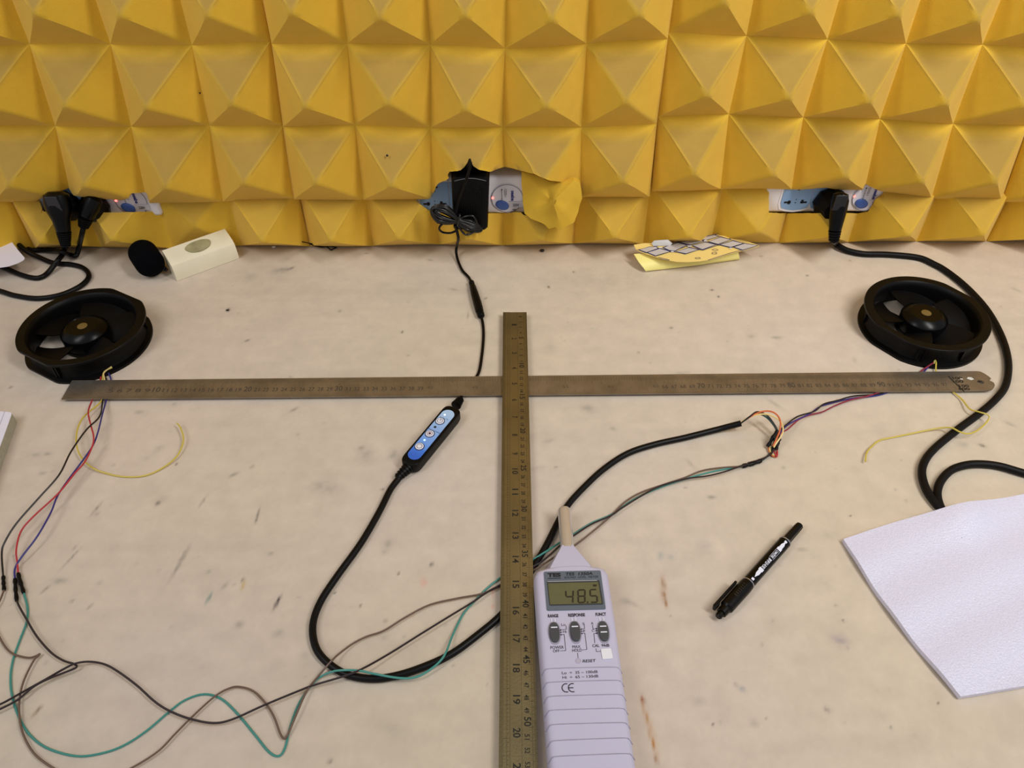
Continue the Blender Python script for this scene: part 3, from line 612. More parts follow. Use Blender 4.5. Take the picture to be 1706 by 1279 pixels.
g = wire('black_wire', gz(pur, .0046), .005, .0009, WPUR); tag(g, 'thin dark purple-black wire doubling back sharply near the left edge', 'wire')

# ------------------------------------------------------------------ inline controller with its shielded cable and connector
ctl = thing('inline_controller', 'black inline remote control with a blue button plate on a black cable', 'controller', T(715, 730, 0))
ZC = .0135
pA = T(754, 681, ZC); pB = T(682, 768, ZC); ax_ = (pB-pA); Lc = ax_.length; ax_ = ax_.normalized(); sd = Vector((-ax_.y, ax_.x, 0))
mid = (pA+pB)/2
def cp(a, b, z): q_ = mid+ax_*a+sd*b; return Vector((q_.x, q_.y, z))
def stadium(L2, w, n=8, k=1.0, sq=2.4):
    pts = []
    for i in range(4*n):
        q_ = 2*math.pi*(i+.5)/(4*n); c, s = math.cos(q_), math.sin(q_)
        e = 2/sq; x = math.copysign(abs(c)**e, c); y = math.copysign(abs(s)**e, s)
        pts.append((math.copysign(L2-w*1.0, x)+x*w if abs(x) > 1e-6 else 0, y*w))
    return pts
sp = stadium(Lc/2+.004, .0098, 8, sq=3)
bm = bmesh.new(); loft(bm, [[cp(a*k, b*k, z) for a, b in sp] for k, z in ((.95, .0008), (1, .003), (1, ZC-.002), (.985, ZC-.0006), (.955, ZC))]); body = obj('body', bm, BLK, ctl, 40)
lp = stadium(Lc/2-.003, .0072, 8, sq=2)
bm = bmesh.new(); loft(bm, [[cp(a, b, z) for a, b in lp] for z in (ZC-.0004, ZC+.0004)])
pm = mat('blue_plate', '#5b8fe0', .25, coat=.3); nt = pm.node_tree; pm_b = nt.nodes['Principled BSDF']
plate = obj('button_plate', bm, pm, body, 30)
tc = nt.nodes.new('ShaderNodeTexCoord'); vm = nt.nodes.new('ShaderNodeVectorMath'); vm.operation = 'DOT_PRODUCT'; nt.links.new(tc.outputs['Object'], vm.inputs[0]); vm.inputs[1].default_value = ax_
cr = nt.nodes.new('ShaderNodeValToRGB'); mr = nt.nodes.new('ShaderNodeMapRange'); o0 = (mid-ctl.location).dot(ax_)
mr.inputs[1].default_value = o0-Lc/2; mr.inputs[2].default_value = o0+Lc/2
nt.links.new(vm.outputs['Value'], mr.inputs[0]); nt.links.new(mr.outputs[0], cr.inputs[0]); nt.links.new(cr.outputs[0], pm_b.inputs['Base Color'])
cr.color_ramp.elements[0].color = lin('#a9c8ec'); cr.color_ramp.elements[0].position = .1; cr.color_ramp.elements[1].color = lin('#2e66cf'); cr.color_ramp.elements[1].position = .90
e = cr.color_ramp.elements.new(.74); e.color = lin('#6398ea'); e = cr.color_ramp.elements.new(.79); e.color = lin('#3f78da')
NAVY = mat('navy_print', '#1c2340', .5); WPR = mat('white_print', '#e4e6f4', .4)
for i, (x, y) in enumerate(((733, 701.5), (716, 722.5), (698.8, 743.7))):
    c = T(x, y, ZC+.0004)
    for nm, r0, h, m_ in (('button_ring', .0051, .0002, NAVY), ('button', .0043, .0006, WPR)):
        bm = bmesh.new(); lathe(bm, [(r0, 0), (r0, h), (r0*.9, h+.0001)], Matrix.Translation(c), 24); b_ = obj(nm, bm, m_, body, 30)
    bm = bmesh.new()
    ro, ri = (.0030, .0025); n = 20
    a0, a1 = (0, 2*math.pi) if i else (-4.2, 1.05)
    for k in range(n):
        q0 = a0+(a1-a0)*k/n; q1 = a0+(a1-a0)*(k+1)/n
        flat_poly(bm, [c+Vector((r*math.cos(q_), r*math.sin(q_), .00085)) for r, q_ in ((ri, q0), (ro, q0), (ro, q1), (ri, q1))])
    if i == 0: strip_quad(bm, c+Vector((0, 0, .00085)), c+Vector((0.0008, .0034, .00085)), .0006)
    if i == 1: flat_poly(bm, [c+Vector((.0014*math.cos(q_), .0014*math.sin(q_), .00086)) for q_ in np.linspace(0, 6.28, 12)[:-1]])
    obj('button_symbol', bm, mat('maroon_print', '#5a2238', .5) if i else NAVY, body, recalc=False)
for (x, y, cc, r0) in ((741, 691, '#f2f6ff', .0011), (724.9, 711.3, '#101522', .0014), (707.3, 733, '#c8f4f4', .0012)):
    bm = bmesh.new(); lathe(bm, [(r0, 0), (r0, .0003)], Matrix.Translation(T(x, y, ZC+.0004)), 12); obj('indicator_light', bm, mat('dot'+cc, cc, .3, emit=(.6 if cc != '#101522' else 0)), body)
bm = bmesh.new()
for s_, x0, y0, x1, y1 in (('W', 732, 692.5, 735, 694), ('NW', 736.5, 694, 741, 697), ('CW', 742.5, 696, 745.5, 698.5), ('50', 713, 711.5, 718, 714.5), ('60', 719, 714.5, 724, 717.5), ('100%', 725, 717, 732, 720.5)):
    a = T(x0, y0+2, ZC+.0005); b_ = T(x1, y1+2, ZC+.0005); put_text(bm, s_, a, b_, Vector((0, 0, 1)).cross((b_-a).normalized())*.0014)
obj('lettering', bm, NAVY, body, recalc=False)
def relief(parent, p, d, L, r0, r1, n=5, name='strain_relief'):
    M = axisM(p, d); prof = [(r0*.8, 0)]
    for k in range(n):
        f = k/n; r = r0+(r1-r0)*f; prof += [(r, L*f+.0002), (r, L*(f+.55/n)), (r*.78, L*(f+.6/n)), (r*.78, L*(f+.98/n))]
    prof.append((r1*.7, L)); bm = bmesh.new(); lathe(bm, prof, M, 16); return obj(name, bm, BLK, parent, 35)
relief(ctl, cp(Lc/2+.002, 0, .0068), T(662, 796, .0040)-cp(Lc/2+.002, 0, .0068), .0165, .0062, .0040)
relief(ctl, T(759.5, 675.5, .0068), T(771, 660, .0050)-T(759.5, 675.5, .0068), .0125, .0056, .0038, 4)
cab = [(668, 792, .0045), (661, 801, .0036), (649.5, 817), (631, 854), (600.7, 905.6), (561, 960.5), (533.6, 1003), (521, 1042), (527, 1080), (550, 1107), (581.7, 1124.6), (622.7, 1130.5), (663.8, 1124.6), (707.7, 1110), (751.7, 1089.5), (792.7, 1060), (834, 1025), (862, 988), (891, 941), (910.7, 907.5), (930.4, 868), (947, 840), (972.6, 811.7), (1006, 781), (1046, 755), (1091, 740), (1141.5, 728.7), (1192, 716, .004), (1219, 709, .008), (1234.5, 705, .011)]
wire('cable', gz(cab, .0033), .003, .0032, CBL, ctl, n=10)
wire('cable', [(767, 664, .0048), (771, 657, .0024), (782, 640, .0018), (797, 622, .0018), (803, 590, .0018), (805.5, 560, .0018), (804.5, 540, .0022), (801, 524, .0048)], .002, .0018, CBL, ctl, n=8)
bm = bmesh.new(); a = T(797, 512, .0052); b_ = T(801.5, 526, .0046); lathe(bm, [(.0050, 0), (.0052, .006), (.0046, .009), (.0040, .0093), (.0040, .011), (.0048, .0115), (.0044, .0165), (.0024, .018)], axisM(a, b_-a), 18); obj('connector_plug', bm, BLK, ctl, 35)
# coloured cores leaving the shielded end, the splices, and their bend
core = {
 'orange core': (WORG, [(1233.5, 704.5, .011), (1250, 694, .018), (1267.5, 686, .022), (1283, 685, .022), (1294, 690.6, .021), (1300, 701.6, .019), (1299, 717, .015), (1294, 730, .012), (1288, 743, .008)]),
 'cream core': (WCRM, [(1233.5, 704, .012), (1248, 695, .017), (1261, 691, .020), (1278, 690, .021), (1296, 698, .019), (1303.6, 708, .017), (1303.6, 722, .014), (1294, 737, .010), (1289, 745, .007)]),
 'black core': (WBLK, [(1233.5, 705.5, .0115), (1250, 693, .019), (1261, 686, .021), (1276, 690.6, .020), (1287, 702.7, .018), (1295, 718, .014), (1289.4, 730, .011)]),
 'dark green core': (mat('dark_green_wire', '#24504c', .4), [(1233.5, 705, .010), (1256.6, 690.5, .018), (1267.5, 690, .019), (1281.8, 699.4, .017), (1294, 718, .013), (1291, 733, .010)])}
for k_, (m_, pts) in core.items():
    o = wire('core', pts, .01, .0009, m_, ctl); o['label'] = k_
def sleeve(p, r, par):
    bm = bmesh.new(); P_ = catmull([T(*x) for x in p], 4); sweep(bm, P_, [r*(1+.2*math.sin(i*1.9)) for i in range(len(P_))], 8); return obj('splice_sleeve', bm, CBL, par, 50)
sleeve([(1296, 717, .014), (1288, 728, .010), (1279, 744, .003)], .0019, ctl)
sleeve([(1297, 724, .011), (1292, 734, .009), (1289, 747, .003)], .0018, ctl)
sleeve([(1299, 730, .008), (1296, 738, .006), (1293, 749, .003)], .0017, ctl)
for m_, pts in ((WORG, [(1281.7, 742, .003), (1280.6, 749.7, .0022), (1286, 758.5, .0018), (1294, 760.7, .0016), (1294, 752, .0022)]), (WCRM, [(1283, 743, .004), (1283, 751, .003), (1288, 757.5, .0026), (1293, 757, .003)]), (WRED, [(1292, 746, .003), (1295, 752, .003), (1294, 760, .0035), (1290, 752, .004)])):
    wire('core', pts, .003, .0008, m_, ctl)
for pts, m_ in (([(1289, 747, .003), (1280, 759, .0026), (1262, 769, .0024), (1248, 773, .0028)], WBLK), ([(1290, 748, .0045), (1282, 758, .0042), (1264, 766, .004), (1246, 771, .004)], WPUR), ([(1287, 748, .0015), (1277, 761, .0013), (1262, 771, .0012), (1250, 776, .0015)], mat('dark_green_wire', '#24504c', .4))):
    wire('core', pts, .003, .0009, m_, ctl)
sleeve([(1268, 767, .0026), (1254, 772, .0026), (1238, 776, .0026)], .0021, ctl)

# ------------------------------------------------------------------ white power strips behind the torn foam
BLUE = mat('blue_socket', '#86a8d0', .45); BUT = mat('blue_button', '#3f5fa8', .35)
STRW = mat('strip_white', '#efecf2', .35); HOLE = mat('socket_hole', '#0c0c10', .8)
LED = mat('red_led', (1.0, .10, .08), .3, emit=5)
def make_strip(lab):
    F0 = -.0065; base = W(820.6, 329, F0); zb, zt_ = .0535, .1080; x0, x1 = base.x-.116, base.x+.052
    t = thing('power_strip', lab, 'power strip', Vector((base.x-.03, .012, zb)), 'power strips behind the torn foam')
    bm = bmesh.new(); box(bm, ((x0+x1)/2, (F0+.0298)/2, (zb+zt_)/2), (x1-x0, .0298-F0, zt_-zb), bev=.005); obj('casing', bm, STRW, t, 40)
    def fr(dx, dz, y=0): return Vector((base.x+dx, F0-y, base.z+dz))
    Mx = lambda p: axisM(p, (0, -1, 0))
    for k, xc in enumerate((-.075, -.0365)):
        # blue universal socket, curved lower edge
        pts = [(-.0185, .020), (-.0190, -.012), (-.0165, -.019), (-.009, -.0215), (0, -.0225), (.009, -.0215), (.0165, -.019), (.0190, -.012), (.0185, .020)]
        zc = .0810-base.z
        for nm, sc_, d0, d1, m_ in (('socket_surround', 1.14, .0000, .0008, STRW), ('socket_face', 1, .0006, .0016, BLUE)):
            bm = bmesh.new(); loft(bm, [[fr(xc+a*sc_, zc+b*sc_, y) for a, b in pts] for y in (d0, d1)]); f_ = obj(nm, bm, m_, t, 30)
            if nm == 'socket_face':
                bm = bmesh.new()
                for (a, b, w_, h_) in ((0, .0165, .0045, .005), (0, .010, .0028, .006), (0, .0135, .010, .0022), (-.0105, -.0105, .0085, .0022), (-.0085, -.0105, .003, .005), (.0105, -.0105, .0085, .0022), (.0085, -.0095, .003, .005), (0, -.0065, .001, .001), (0, -.0112, .0018, .0006)):
                    box(bm, fr(xc+a, zc+b, .0017), (w_, .0008, h_))
                obj('pin_hole', bm, HOLE, f_)
    dc = (.0190, -.0010)
    bm = bmesh.new(); lathe(bm, [(.0212, 0), (.0212, .0008), (.0204, .0012), (.0200, .0009), (.0001, .0009)], Mx(fr(*dc)), 40); ds = obj('round_badge', bm, mat('badge_white', '#e6e4f0', .25, coat=.5), t, 30)
    bm = bmesh.new(); ring = []
    for rr in (.0206, .0198):
        ring.append([fr(dc[0]+rr*math.cos(a), dc[1]+rr*math.sin(a), .00135) for a in np.linspace(0, 2*math.pi, 41)[:-1]])
    for i in range(40): flat_poly(bm, [ring[0][i], ring[0][(i+1) % 40], ring[1][(i+1) % 40], ring[1][i]])
    obj('badge_rim', bm, mat('rim_grey', '#777680', .4), ds, recalc=False)
    c = fr(.0125, -.0105, .001); bm = bmesh.new()
    rings = []
    for k, y in ((1, 0), (1, .0012), (.9, .0018), (.5, .0020)):
        rings.append([c+Vector((k*(.0090*math.cos(a)*math.cos(-.42)-.0065*math.sin(a)*math.sin(-.42)), -y, k*(.0090*math.cos(a)*math.sin(-.42)+.0065*math.sin(a)*math.cos(-.42)))) for a in np.linspace(0, 2*math.pi, 29)[:-1]])
    loft(bm, rings); obj('switch_button', bm, BUT, ds, 40)
    bm = bmesh.new(); bmesh.ops.create_uvsphere(bm, u_segments=12, v_segments=8, radius=.0016, matrix=Matrix.Translation(fr(0, 0, .0008))); obj('indicator_light', bm, LED, t, True)
    y = .0016; bm = bmesh.new()
    R = lambda s_, x, z0, z1, h, b=0: put_text(bm, s_, fr(x, z0, y), fr(x, z1, y), Vector((h, 0, 0)), b)
    R('CDS2-1', .0152, .0128, .0015, .0030)
    R('■420-WB10A000', .0112, .0128, -.0035, .0018)
    put_text(bm, '220V', fr(.0262, -.0120, y+.0004), fr(.0345, -.0120, y+.0004), Vector((0, 0, .0038)), .02)
    put_text(bm, 'TE', fr(.0255, -.0185, y), fr(.0298, -.0185, y), Vector((0, 0, .0022)), .03)
    obj('lettering', bm, mat('grey_black_print', '#3a3a44', .6), ds, recalc=False)
    bm = bmesh.new(); R = lambda s_, x, z0, z1, h, b=0: put_text(bm, s_, fr(x, z0, y), fr(x, z1, y), Vector((h, 0, 0)), b)
    R('seebe', .0238, .0105, -.0040, .0048, .03); obj('brand_lettering', bm, mat('blue_print', '#2a2f8c', .5), ds, recalc=False)
    bm = bmesh.new(); box(bm, fr(.0305, -.0095, .0014), (.0185, .0006, .0085)); obj('voltage_sticker', bm, mat('sticker', '#d4d2dc', .5), ds)
    return t
def dup(root, off, label):
    r = root.copy(); C.objects.link(r); r.location = root.location+Vector(off); r['label'] = label
    for ch in list(root.children):
        c = ch.copy(); C.objects.link(c); c.parent = r
        for g_ in ch.children:
            d = g_.copy(); C.objects.link(d); d.parent = c
    return r
s1 = make_strip('white power strip in the torn opening behind the black adapter')
b0 = W(820.6, 329, -.0065)
s2 = dup(s1, (W(1422, 328.5, -.0065).x-b0.x, 0, -.0015), 'white power strip at the right, one plug in it and one blue socket free')
s3 = dup(s1, (W(192.8, 331.6, -.0065).x-b0.x, 0, 0), 'white power strip at the left, mostly hidden by two black plugs')

# ------------------------------------------------------------------ power adapter with coiled lead
ad = thing('power_adapter', 'ribbed black power adapter with its thin lead bundled in front of it', 'power adapter', Vector((-.04, -.02, .04)))
YF = -.044
A0 = W(751, 296, YF); A1 = W(815.5, 296, YF); A2 = W(813, 385, YF); A3 = W(755, 381, YF)
zc0 = (A2.z+A3.z)/2-.001; zc1 = A0.z+.001; xl = A0.x; xr = A1.x; xlb, xrb = A3.x, A2.x
def adring(y, k, kb=0):
    zt2 = zc1-k*.6; pts = []
    L = [(xlb+k, zc0+.003+k), (xlb+.002+k, zc0+k), (xrb-.004-k, zc0-.001+k), (xrb-k, zc0+.003+k), (xr-k, zt2-.004), (xr-.004-k, zt2), (xl+.004+k, zt2), (xl+k, zt2-.004)]
    return [Vector((x, y, z)) for x, z in L]
bm = bmesh.new(); loft(bm, [adring(-.0090, .003), adring(-.0105, 0), adring(-.026, 0), adring(-.0262, .0008), adring(-.0272, .0008), adring(-.0274, 0), adring(YF+.003, .0003), adring(YF+.0006, .0016), adring(YF, .004)])
ab = obj('casing', bm, BLK, ad, 30)
bm = bmesh.new()
for k in range(11):
    x = xl+.009+(xr-xl-.018)*k/10; z0 = zc0+.022+(k % 3)*.002; z1 = zc1-.022+((k*7) % 4)*.003
    box(bm, (x, YF-.0003, (z0+z1)/2), (.0013, .0010, z1-z0))
obj('vent_rib', bm, BLK, ab)
bm = bmesh.new(); pts = [Vector((xl+.004+(xr-xl-.008)*f, YF-.0001, zc1-.0055+.0035*math.sin(f*math.pi))) for f in np.linspace(0, 1, 12)]
sweep(bm, pts, .0005, 6); obj('top_seam', bm, mat('seam_grey', '#5e5e62', .4), ab, True)
# back part reaching to the socket, and dark gap above
bm = bmesh.new(); box(bm, ((xl+xr)/2, -.0085, zc1-.012), (.045, .004, .040), bev=.001); obj('plug_block', bm, BLKG, ad, 40)
def Wp(L, dy=0): return [W(x, y, Y+dy) for x, y, Y in L]
YL = YF-.005
tube('lead', Wp([(776, 290, -.030), (779, 276, -.048), (782, 266, -.054), (783.5, 268, -.056), (781, 282, -.054), (774, 305, -.050), (766, 327, -.0495), (760, 345, -.049), (757, 358, -.052), (760, 368, -.055)]), .0011, CBL, ad, n=8)
tube('lead', Wp([(781, 281, -.034), (784, 270, -.050), (785, 275, -.054), (778, 300, -.0515), (770, 320, -.0512), (763, 342, -.050), (760, 356, -.053)]), .0010, CBL, ad, n=8)
rr_ = random.Random(5)
bm = bmesh.new(); Tie = (763, 368)
for k in range(21):
    f = k/20; pts = []; n = 40
    wl = 3+f*16+rr_.uniform(-1, 1); wr = 2+f*10+rr_.uniform(-1.5, 1.5); eL = 44+rr_.uniform(-5, 5); eR = 38+rr_.uniform(-6, 5)
    if k == 20: wl = 20; eL = 48
    if k == 19: wr = 21; eR = 33
    lx, ly = -.915, -.40; rx, ry = .93, .36
    dY = -.0500-.0016*(k % 4)-rr_.uniform(0, .0012)
    for i in range(n):
        q_ = 2*math.pi*i/n; c_, s_ = math.cos(q_), math.sin(q_)
        # two lobes pinched by the tie in the middle
        if c_ < 0: L_, w_, dx, dy = eL, wl, lx, ly
        else: L_, w_, dx, dy = eR, wr, rx, ry
        along = abs(c_)**.9*L_; wid = s_*w_*(.18+.82*min(1, abs(c_)*1.7)**.8)*(1 if abs(c_) < .86 else 1)
        px_ = Tie[0]+dx*along+(-dy)*wid*(-1 if c_ < 0 else 1); py_ = Tie[1]+dy*along+dx*wid*(-1 if c_ < 0 else 1)
        pts.append(W(px_, py_, dY))
    sweep(bm, pts, .0013, 6, closed=True)
obj('bundled_lead', bm, mat('lead_black', '#0d0c0e', .28), ad, True)
bm = bmesh.new(); tie = [W(765+x, 366+y, Y) for x, y, Y in ((0, -9, -.052), (1.5, -8, -.059), (-.5, 0, -.0605), (-2.5, 9, -.059), (-3, 10, -.052), (-2, 2, -.048))]
sweep(bm, catmull(tie+[tie[0]], 4), .0011, 6); obj('cable_tie', bm, mat('tie_black', '#1c1a1b', .25), ad, True)
tube('lead', Wp([(738, 372, -.052), (733, 377, -.053), (732, 382, -.052), (738, 387, -.050), (750, 388, -.050), (759, 385, -.052)]), .0014, CBL, ad, n=6)
lead = [W(758, 375, -.054), W(762, 388, -.053), W(763.5, 398, -.050)]+[T(761, 410, .016), T(760, 420, .008), T(763, 434, .0035), T(770, 450, .0025), T(780, 461, .0025), T(786, 471, .0045)]
tube('lead', lead, .0019, CBL, ad, n=8)
bm = bmesh.new(); a = T(785, 469, .0048); b_ = T(798, 514, .0052); L_ = (b_-a).length
lathe(bm, [(.0030, 0), (.0036, .0015), (.0036, .006), (.0030, .0065), (.0030, .008), (.0042, .011), (.0050, L_*.5), (.0054, L_-.008), (.0052, L_-.0005), (.004, L_)], axisM(a, b_-a), 18); obj('connector_socket', bm, BLK, ad, 35)

# ------------------------------------------------------------------ mains plugs and their cables
def neckring(c, d, r1, r2, n=14):
    M = axisM(c, d, Vector((0, 1, 0))); return [M@Vector((r1*math.cos(a), r2*math.sin(a), 0)) for a in [2*math.pi*k/n for k in range(n)]]
pc = thing('mains_plug', 'black mains plug in the right power strip, its thick cable looping past the right fan', 'plug', W(1395, 345, -.03))
c0 = W(1380, 335, -.0090)
bm = bmesh.new(); lathe(bm, [(.0205, 0), (.0215, .002), (.0215, .008), (.0175, .018), (.0135, .026)], axisM(c0, (0, -1, 0)), 8); obj('plug_face', bm, BLK, pc, 25)
bm = bmesh.new(); top_ = W(1399, 334, -.040); e_ = W(1391, 384, -.056); d_ = e_-top_; dn = d_.normalized()
loft(bm, [neckring(top_-dn*.010, d_, .004, .006), neckring(top_-dn*.008, d_, .0088, .0100), neckring(top_, d_, .0108, .0125), neckring(top_+dn*.008, d_, .0106, .0120), neckring(top_+d_*.55, d_, .0095, .0095), neckring(e_, d_, .0075, .0075)]); obj('plug_body', bm, BLKG, pc, 30)
bm = bmesh.new(); box(bm, W(1400, 338, -.0528), (.0150, .0012, .0210), bev=.0005); obj('grip_pad', bm, mat('grip_grey', '#222226', .45), pc)
relief(pc, e_, W(1389, 404, -.060)-e_, .0145, .0078, .0062, 4)
right = [(1392, 405, .0075), (1399, 411, .0060), (1414, 418, .0045), (1440, 423), (1480, 424), (1529, 429), (1556, 440), (1577, 452), (1605, 474), (1631, 500), (1650, 525), (1667, 557), (1677, 587), (1680, 616), (1674, 645), (1656, 668), (1630, 690), (1594.7, 716), (1557, 747), (1540, 769), (1536, 790), (1543, 815), (1557, 836), (1572, 851), (1590, 866, .0042), (1606, 880, .0048)]
pr_ = [T(p[0], p[1], p[2] if len(p) > 2 else .0040) for p in right]; pr_ = [W(1389.5, 400, -.060)]+pr_
tube('cable', pr_, .0040, mat('thick_black_cable', '#0c0a0a', .5, spec=.18), pc, n=12)
pl = thing('power_cable', 'loose black cable looping out from under the white foam sheet to the right edge', 'cable', T(1600, 790, 0))
tube('cable', [T(p[0], p[1], p[2] if len(p) > 2 else .0040) for p in [(1600, 900, .0042), (1583, 868, .0042), (1568, 847), (1561.5, 824), (1567, 802), (1585, 783), (1612, 774), (1640, 773), (1668, 777), (1706, 788), (1745, 797), (1785, 790), (1850, 768), (1950, 733)]], .0040, mat('thick_black_cable', '#0c0a0a', .5, spec=.18), pl, n=12)

p1 = thing('mains_plug', 'larger black mains plug at the far left of the left power strip', 'plug', W(100, 345, -.03))
c0 = W(112, 340, -.0090); bm = bmesh.new(); lathe(bm, [(.0195, 0), (.0205, .002), (.0205, .008), (.0165, .015), (.012, .019)], axisM(c0, (0, -1, 0)), 10); obj('plug_face', bm, BLK, p1, 25)
top_ = W(96, 338, -.040); e_ = W(106, 386, -.055); d_ = e_-top_; dn = d_.normalized(); bm = bmesh.new()
loft(bm, [neckring(top_-dn*.014, d_, .008, .008), neckring(top_-dn*.010, d_, .0150, .0130), neckring(top_, d_, .0160, .0140), neckring(top_+dn*.010, d_, .0150, .0130), neckring(top_+d_*.6, d_, .0105, .010), neckring(e_, d_, .0085, .0080)]); obj('plug_body', bm, BLKG, p1, 30)
bm = bmesh.new(); box(bm, W(89, 340, -.0525), (.0150, .0012, .0200), bev=.0005); obj('grip_pad', bm, mat('grip_navy', '#23242e', .4), p1)
relief(p1, e_, W(109, 407, -.060)-e_, .0190, .0088, .0058, 7)
q1 = [W(108.5, 404, -.060), T(108, 414, .0085), T(104, 424, .012), T(97, 433, .012), T(90, 442, .008), T(80, 454, .0038), T(70, 461, .0034), T(57, 463, .0034), T(34.5, 457.5, .0034), T(10, 447, .0034), T(-20, 436, .0034), T(-60, 425, .0034), T(-95, 410, .004), T(-90, 390, .006), T(-55, 372, .012), T(-20, 372, .018), T(4, 383, .018), T(24, 401, .016), T(44, 418, .010), T(64, 428, .005), T(88.7, 438, .0033), T(118, 440.5, .0033), T(138, 446, .0033), T(148, 457, .0033), T(144, 468, .0033), T(128, 480, .0033), T(98.5, 492, .0033), T(61.6, 497, .0033), T(24.6, 492, .0033), T(0, 484.6, .0033), T(-40, 474, .0033), T(-90, 468, .0033)]
tube('cable', q1, .0033, CBL, p1, n=10)
p2 = thing('mains_plug', 'smaller black mains plug beside the red indicator light of the left power strip', 'plug', W(155, 345, -.03))
c0 = W(160, 342, -.0090); bm = bmesh.new(); lathe(bm, [(.0180, 0), (.0190, .002), (.0190, .008), (.0150, .016), (.0110, .022), (.004, .026)], axisM(c0, (0, -1, 0)), 12); obj('plug_face', bm, BLKG, p2, 25)
top_ = W(154, 338, -.030); e_ = W(143, 362, -.040); d_ = e_-top_; dn = d_.normalized(); bm = bmesh.new()
loft(bm, [neckring(top_-dn*.010, d_, .006, .006), neckring(top_-dn*.006, d_, .0105, .0100), neckring(top_+dn*.004, d_, .0110, .0105), neckring(top_+d_*.7, d_, .0098, .0090), neckring(e_, d_, .0085, .0080)]); obj('plug_body', bm, BLKG, p2, 30)
relief(p2, e_, W(138, 382, -.042)-e_, .0150, .0092, .0060, 5)
q2 = [W(139, 379, -.042), W(136, 392, -.043), T(133, 405, .022), T(130, 418, .010), T(126, 426, .0065), T(116, 424, .0072), T(104, 420, .0190), T(91, 417, .0100), T(70, 416.5, .0048), T(52, 416, .0040), T(36, 409, .0040), T(18, 397, .006), T(0, 381, .007), T(-30, 372, .006), T(-80, 362, .0045)]
tube('cable', q2, .0032, CBL, p2, n=10)

# ------------------------------------------------------------------ sound level meter
mt = thing('sound_level_meter', 'pale lilac-white handheld sound level meter reading 48.5 beside the tarnished ruler', 'meter', T(960, 1050, 0))
MW = mat('meter_shell', '#c3c0d8', .42, bump=.08, bscale=1600, spec=.4); ZM, ZTOP = .018, .0262
cenT = T(944.5, 900, ZM); cenB = T(985.8, 1279, ZM); mdir = Vector((0, -1, 0)); mdir = (cenB-cenT); mdir.z = 0; mdir.normalize()
msd = Vector((-mdir.y, mdir.x, 0))
if msd.x < 0: msd = -msd
shY = (T(950, 943, ZTOP)-cenT).dot(mdir)        # where the shoulders start
def mp(s, t, z): q_ = cenT+mdir*s+msd*t; return Vector((q_.x, q_.y, z))
mL = (cenB-cenT).dot(mdir)+.035
HWd = .0324
def mring(z, ins, k=1):
    h = HWd-ins; t0 = shY+ins*.6; c = .006
    L = [(t0+c*1.1, -h), (t0+c*.3, -h+c*.35), (t0-.0006, -h+c*1.5), (t0-.0022, -.012), (t0-.0026, 0), (t0-.0022, .012), (t0-.0006, h-c*1.5), (t0+c*.3, h-c*.35), (t0+c*1.1, h),
         (t0+.05, h), (t0+.10, h-.0006), (mL-c-ins, h-.001), (mL-c*.3-ins, h-c*.3), (mL-ins, h-c), (mL-ins, 0), (mL-ins, -h+c), (mL-c*.3-ins, -h+c*.3), (mL-c-ins, -h+.001), (t0+.10, -h+.0006), (t0+.05, -h)]
    return [mp(a, b, z) for a, b in L]
bm = bmesh.new(); loft(bm, [mring(.0006, .0035), mring(.003, .0012), mring(.010, 0), mring(.018, .0003), mring(.0225, .0012), mring(.0248, .0026), mring(.0259, .0044), mring(ZTOP, .0068)])
shell = obj('shell', bm, MW, mt, 28)
nb_ = (T(945, 910, .016)-cenT).dot(mdir)
def nring(s, h, z0, z1): return [mp(s, -h, z0), mp(s, -h, (z0+z1)/2), mp(s, -h*.72, z1), mp(s, h*.72, z1), mp(s, h, (z0+z1)/2), mp(s, h, z0)]
bm = bmesh.new(); loft(bm, [nring(nb_, .0064, .0075, .0190), nring(nb_+.003, .0082, .0068, .0198), nring(shY-.002, .0235, .002, .0238), nring(shY+.004, .0270, .001, .0242)]); obj('nose_cone', bm, MW, mt, 30)
a = mp(nb_+.002, 0, .0135); pt = T(940, 848, .0155); d_ = pt-a
bm = bmesh.new(); lathe(bm, [(.0068, 0), (.0068, .002), (.0062, .0028), (.0062, d_.length-.004), (.0060, d_.length-.0015), (.0052, d_.length)], axisM(a, d_), 32); obj('microphone_tube', bm, CHROME, mt, 30)
bm = bmesh.new(); M = axisM(a+d_.normalized()*(d_.length+.0000), d_); lathe(bm, [(.0046, 0), (.0044, .0006)], M, 24); obj('microphone_grille', bm, mat('grille', '#3b3733', .5, .8), mt)
z1 = ZTOP+.0005
def MPX(x, y, z=None): return T(x, y, ZTOP+.0006 if z is None else z)
def rrect(cs, r=.0016, n=4):
    out = []; m_ = len(cs)
    for i in range(m_):
        p, c, q_ = cs[i-1], cs[i], cs[(i+1) % m_]; a_ = (p-c).normalized()*r; b2 = (q_-c).normalized()*r
        for k in range(n+1):
            t = k/n; out.append((c+a_)*(1-t)**2+c*2*t*(1-t)+(c+b2)*t*t)
    return out
def slab(name, cs, th, m_, parent, r=.0016, smooth=None):
    pts = rrect(cs, r); bm = bmesh.new(); loft(bm, [[p-Vector((0, 0, th)) for p in pts], pts]); return obj(name, bm, m_, parent, smooth)
bez = slab('display_bezel', [MPX(905.8, 952), MPX(1000.5, 949.8), MPX(1009.4, 1014.6), MPX(911, 1017)], .0012, mat('bezel_grey', '#5f6874', .4), mt)
zl = ZTOP+.0009
slab('display_frame', [MPX(911.2, 968.2, zl), MPX(998.6, 966.0, zl), MPX(1005.2, 1006.5, zl), MPX(915.5, 1008.5, zl)], .0005, mat('lcd_frame', '#383b3c', .4), bez, .0012)
